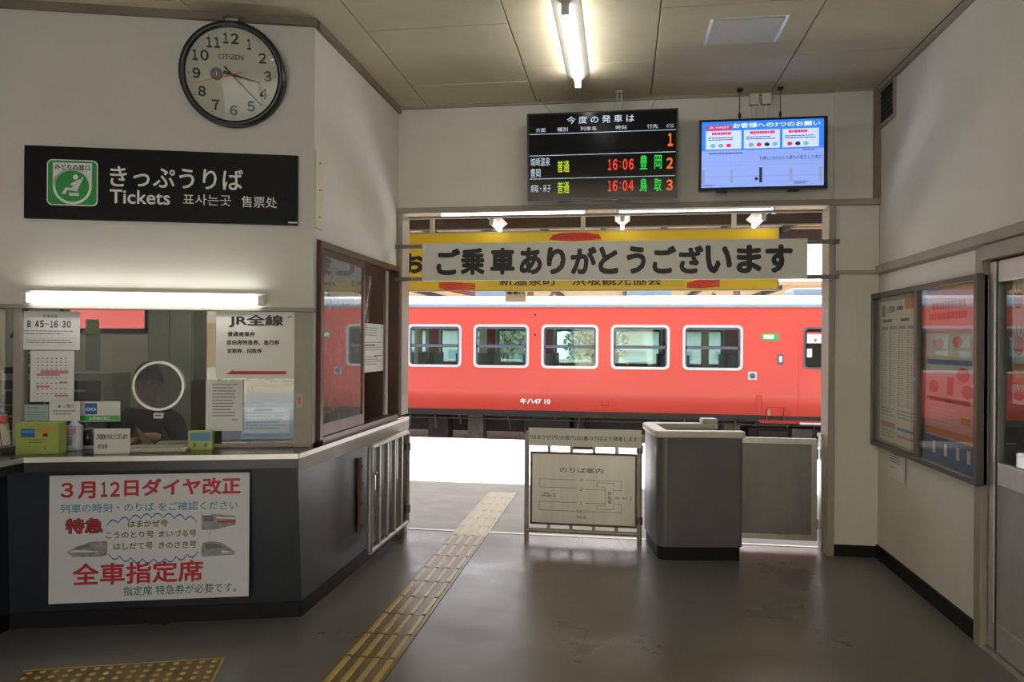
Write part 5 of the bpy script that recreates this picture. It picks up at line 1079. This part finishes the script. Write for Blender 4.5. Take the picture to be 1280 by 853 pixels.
# inside: seats, rails, partitions
for i, c_ in enumerate(wins):
    for sy in (.10, 1.75):
        for sgn in (-.52, .52):
            st = tl(MB().box(c_+sgn-.06, TY+sy, .55, c_+sgn+.06, TY+sy+1.0, 1.35).box(c_+sgn*.45-.2, TY+sy, .50, c_+sgn*.45+.2, TY+sy+1.0, .60), 'seat', 'train_seat')
tl(MB().box(dx0-.62, TY+.06, .12, dx0-.55, TY+1.0, 2.25).box(dx0-.62, TY+1.9, .12, dx0-.55, TY+2.84, 2.25), 'partition', 'train_inside')
for px in (522, 603, 880): q = hit(px, 430, Pl(0, TY+.9, 0)); tl(MB().box(q.x-.06, TY+.85, .12, q.x+.1, TY+.95, 2.25), 'inner_post', 'poster_cream' if px == 603 else 'train_inside')
# windows of the far side: lining pillars
# underfloor equipment
ub = [(535, 560, 520, 548), (585, 604, 516, 546), (655, 712, 521, 550), (718, 730, 522, 560), (905, 925, 528, 560), (948, 985, 538, 575), (990, 1015, 536, 570)]
for i, (a, b, c_, d_) in enumerate(ub):
    p0 = hit(a, c_, Pl(0, TY+.5, 0)); p1 = hit(b, d_, Pl(0, TY+.5, 0)); tl(MB().box(p0.x, TY+.5, min(p0.z, .05), p1.x, TY+1.0, max(-.7, p1.z-.2)), 'equipment_box', 'underbox' if i in (1, 4, 6) else 'underfloor', bevel=.01)
rr = random.Random(5)
for i in range(34):
    x_ = -13+i*.55; z_ = rr.uniform(-.35, .0); tl(MB().tube((x_, TY+.35, .05), (x_+rr.uniform(-.1, .1), TY+.38, z_), rr.uniform(.012, .03), 6), 'hanging_pipe', 'underbox')
tl(MB().tube((XA, TY+.4, -.02), (XB, TY+.4, -.03), .022, 8).tube((XA, TY+.45, -.12), (XB, TY+.45, -.12), .015, 8), 'air_pipe', 'underbox'); tl(MB().box(XA, TY+.9, -.45, XB, TY+1.1, .05), 'frame_beam', 'underfloor')
for x_ in (-11.5, 4.2):
    for dx in (-1.0, 1.0):
        for y_ in (TY+.9, TY+1.97): tl(MB().tube((x_+dx, y_-.06, -.38), (x_+dx, y_+.06, -.38), .42, 24), 'wheel', 'underbox')
    tl(MB().box(x_-1.5, TY+.6, -.48, x_+1.5, TY+.75, -.2), 'bogie_frame', 'underfloor')

# ------------------------------------------------------------------ street behind the camera (seen only in reflections)
struct(MB().box(-30, -40, -.3, 30, YB-.1, -.12), 'floor_street', 'concrete')
b = thing('house', 'beige shop house across the street behind the camera', 'building', (-2, -20, -.12)); MB().box(-9, -3, 0, 7, 3, 6).build('walls', 'poster_cream', b); MB().prism([(-3.4, 6), (3.4, 6), (0, 7.6)], -9.4, 7.4, lambda u, v, z: (z, u, v)).build('roof', 'house_roof', b)
for i in range(6): MB().box(-8+i*2.5, 3, .9, -6.6+i*2.5, 3.05, 2.3).build('window', 'wood_pale', b)
# ------------------------------------------------------------------ beyond the train
struct(MB().box(-40, 19.6, -1.0, 40, 25.5, 0), 'floor_island', 'concrete_light')
ic = thing('island_canopy', 'brown-roofed island platform canopy behind the red train', 'canopy', (8, 22.5, 0))
def I(mb, nm, m): o = mb.build(nm, m, ic); o.location = (-8, -22.5, 0); return o
I(MB().add([(-18, 20.2, 3.15), (34, 20.2, 3.15), (34, 24.8, 3.15), (-18, 24.8, 3.15), (-18, 20.2, 3.25), (34, 20.2, 3.25), (34, 22.5, 3.6), (-18, 22.5, 3.6), (-18, 24.8, 3.25), (34, 24.8, 3.25)], [(0, 3, 2, 1), (0, 1, 5, 4), (4, 5, 6, 7), (7, 6, 9, 8), (3, 8, 9, 2), (0, 4, 7, 8, 3), (1, 2, 9, 6, 5)]), 'roof', 'wood_pale')
for i in range(26): I(MB().box(-18+i*2, 20.2, 3.03, -17.88+i*2, 24.8, 3.15), 'rafter', 'wood_dark')
for i in range(9): x_ = -15+i*6.1; I(MB().tube((x_, 22.5, 0), (x_, 22.5, 3.15), .1, 12), 'post', 'trim_taupe'); I(MB().tube((x_, 22.5, 2.4), (x_+.7, 22.5, 3.1), .05, 8).tube((x_, 22.5, 2.4), (x_-.7, 22.5, 3.1), .05, 8), 'brace', 'trim_taupe')
def house(x, y, w_, d_, h_, label, m1, m2='house_roof', grp='houses beyond the tracks'):
    b = thing('house', label, 'building', (x, y, -.95), 0, grp)
    MB().box(-w_/2, -d_/2, 0, w_/2, d_/2, h_).build('walls', m1, b)
    MB().prism([(-d_/2-.4, h_), (d_/2+.4, h_), (0, h_+1.6)], -w_/2-.4, w_/2+.4, lambda u, v, z: (z, u, v)).build('roof', m2, b)
    n = int(w_//2.2)
    for i in range(n):
        for k in range(int(h_//2.6)):
            xx = -w_/2+(i+.5)*w_/n; f = MB().ring(rrect(xx-.6, 1.0+2.7*k, xx+.6, 2.2+2.7*k, .02, 1), rrect(xx-.53, 1.07+2.7*k, xx+.53, 2.13+2.7*k, .02, 1), -d_/2+.0, -d_/2-.06).build('window', 'white_plastic', b)
            MB().box(xx-.53, -d_/2-.02, 1.07+2.7*k, xx+.53, -d_/2-.01, 2.13+2.7*k).build('pane', 'house_blue', f)
house(-9.5, 40, 11, 7, 3.2, 'pale house furthest left beyond the tracks', 'house_pale'); house(1.8, 42, 9, 7, 3.2, 'pale house straight beyond the train windows', 'house_pale'); house(15, 44, 8, 7, 3.0, 'low blue-grey house at the right beyond the tracks', 'house_blue'); house(-23, 40, 12, 7, 3.0, 'low pale house at far left beyond the tracks', 'house_pale')
fn = thing('fence', 'white railing fence beyond the tracks seen through the train', 'fence', (0, 30, -.95))
for i in range(40): MB().box(-24+i*1.2, -.03, 0, -23.94+i*1.2, .03, 1.9).build('post', 'white_plastic', fn)
for z in (.9, 1.8): MB().box(-24, -.02, z, 24, .02, z+.06).build('rail', 'white_plastic', fn)
def tree(x, y, h_, r, label, seed):
    h_ *= .86; r *= .85
    t = thing('tree', label, 'tree', (x, y, -.95), 0, 'trees beyond the tracks'); rr = random.Random(seed)
    br = MB().path([(0, 0, 0), (.05, 0, h_*.3), (-.05, .05, h_*.6), (0, 0, h_*.85)], .14, 8)
    for i in range(9):
        a = rr.uniform(0, 2*PI); z = h_*rr.uniform(.3, .7); br.path([(0, 0, z), (math.cos(a)*r*.5, math.sin(a)*r*.5, z+r*.3), (math.cos(a)*r*.9, math.sin(a)*r*.9, z+r*.7)], .045, 5)
    br.build('trunk', 'bark', t)
    lf = MB()
    for i in range(700):
        a = rr.uniform(0, 2*PI); b = math.acos(rr.uniform(-1, 1)); q = r*rr.uniform(.35, 1)
        c = Vector((q*math.sin(b)*math.cos(a), q*math.sin(b)*math.sin(a), h_*.68+q*.8*math.cos(b)))
        u = Vector((rr.gauss(0, 1), rr.gauss(0, 1), rr.gauss(0, 1))).normalized()*.13; v = u.orthogonal().normalized()*.08
        lf.add([c-u, c-v, c+u, c+v], [(0, 1, 2, 3)])
    lf.build('foliage', 'foliage', t)
for i, (x, y, h_, r, lab) in enumerate(((-5.2, 33, 4.6, 1.7, 'leafy tree left of centre behind the train'), (-1.2, 33.5, 4.4, 1.8, 'leafy tree behind the middle train windows'), (6.0, 34, 5.0, 1.9, 'leafy tree right of centre behind the train'), (-15, 33, 5, 2.0, 'leafy tree at far left behind the train'), (11.5, 32.5, 4.5, 1.6, 'leafy tree at far right behind the train'))): tree(x, y, h_, r, lab, i)
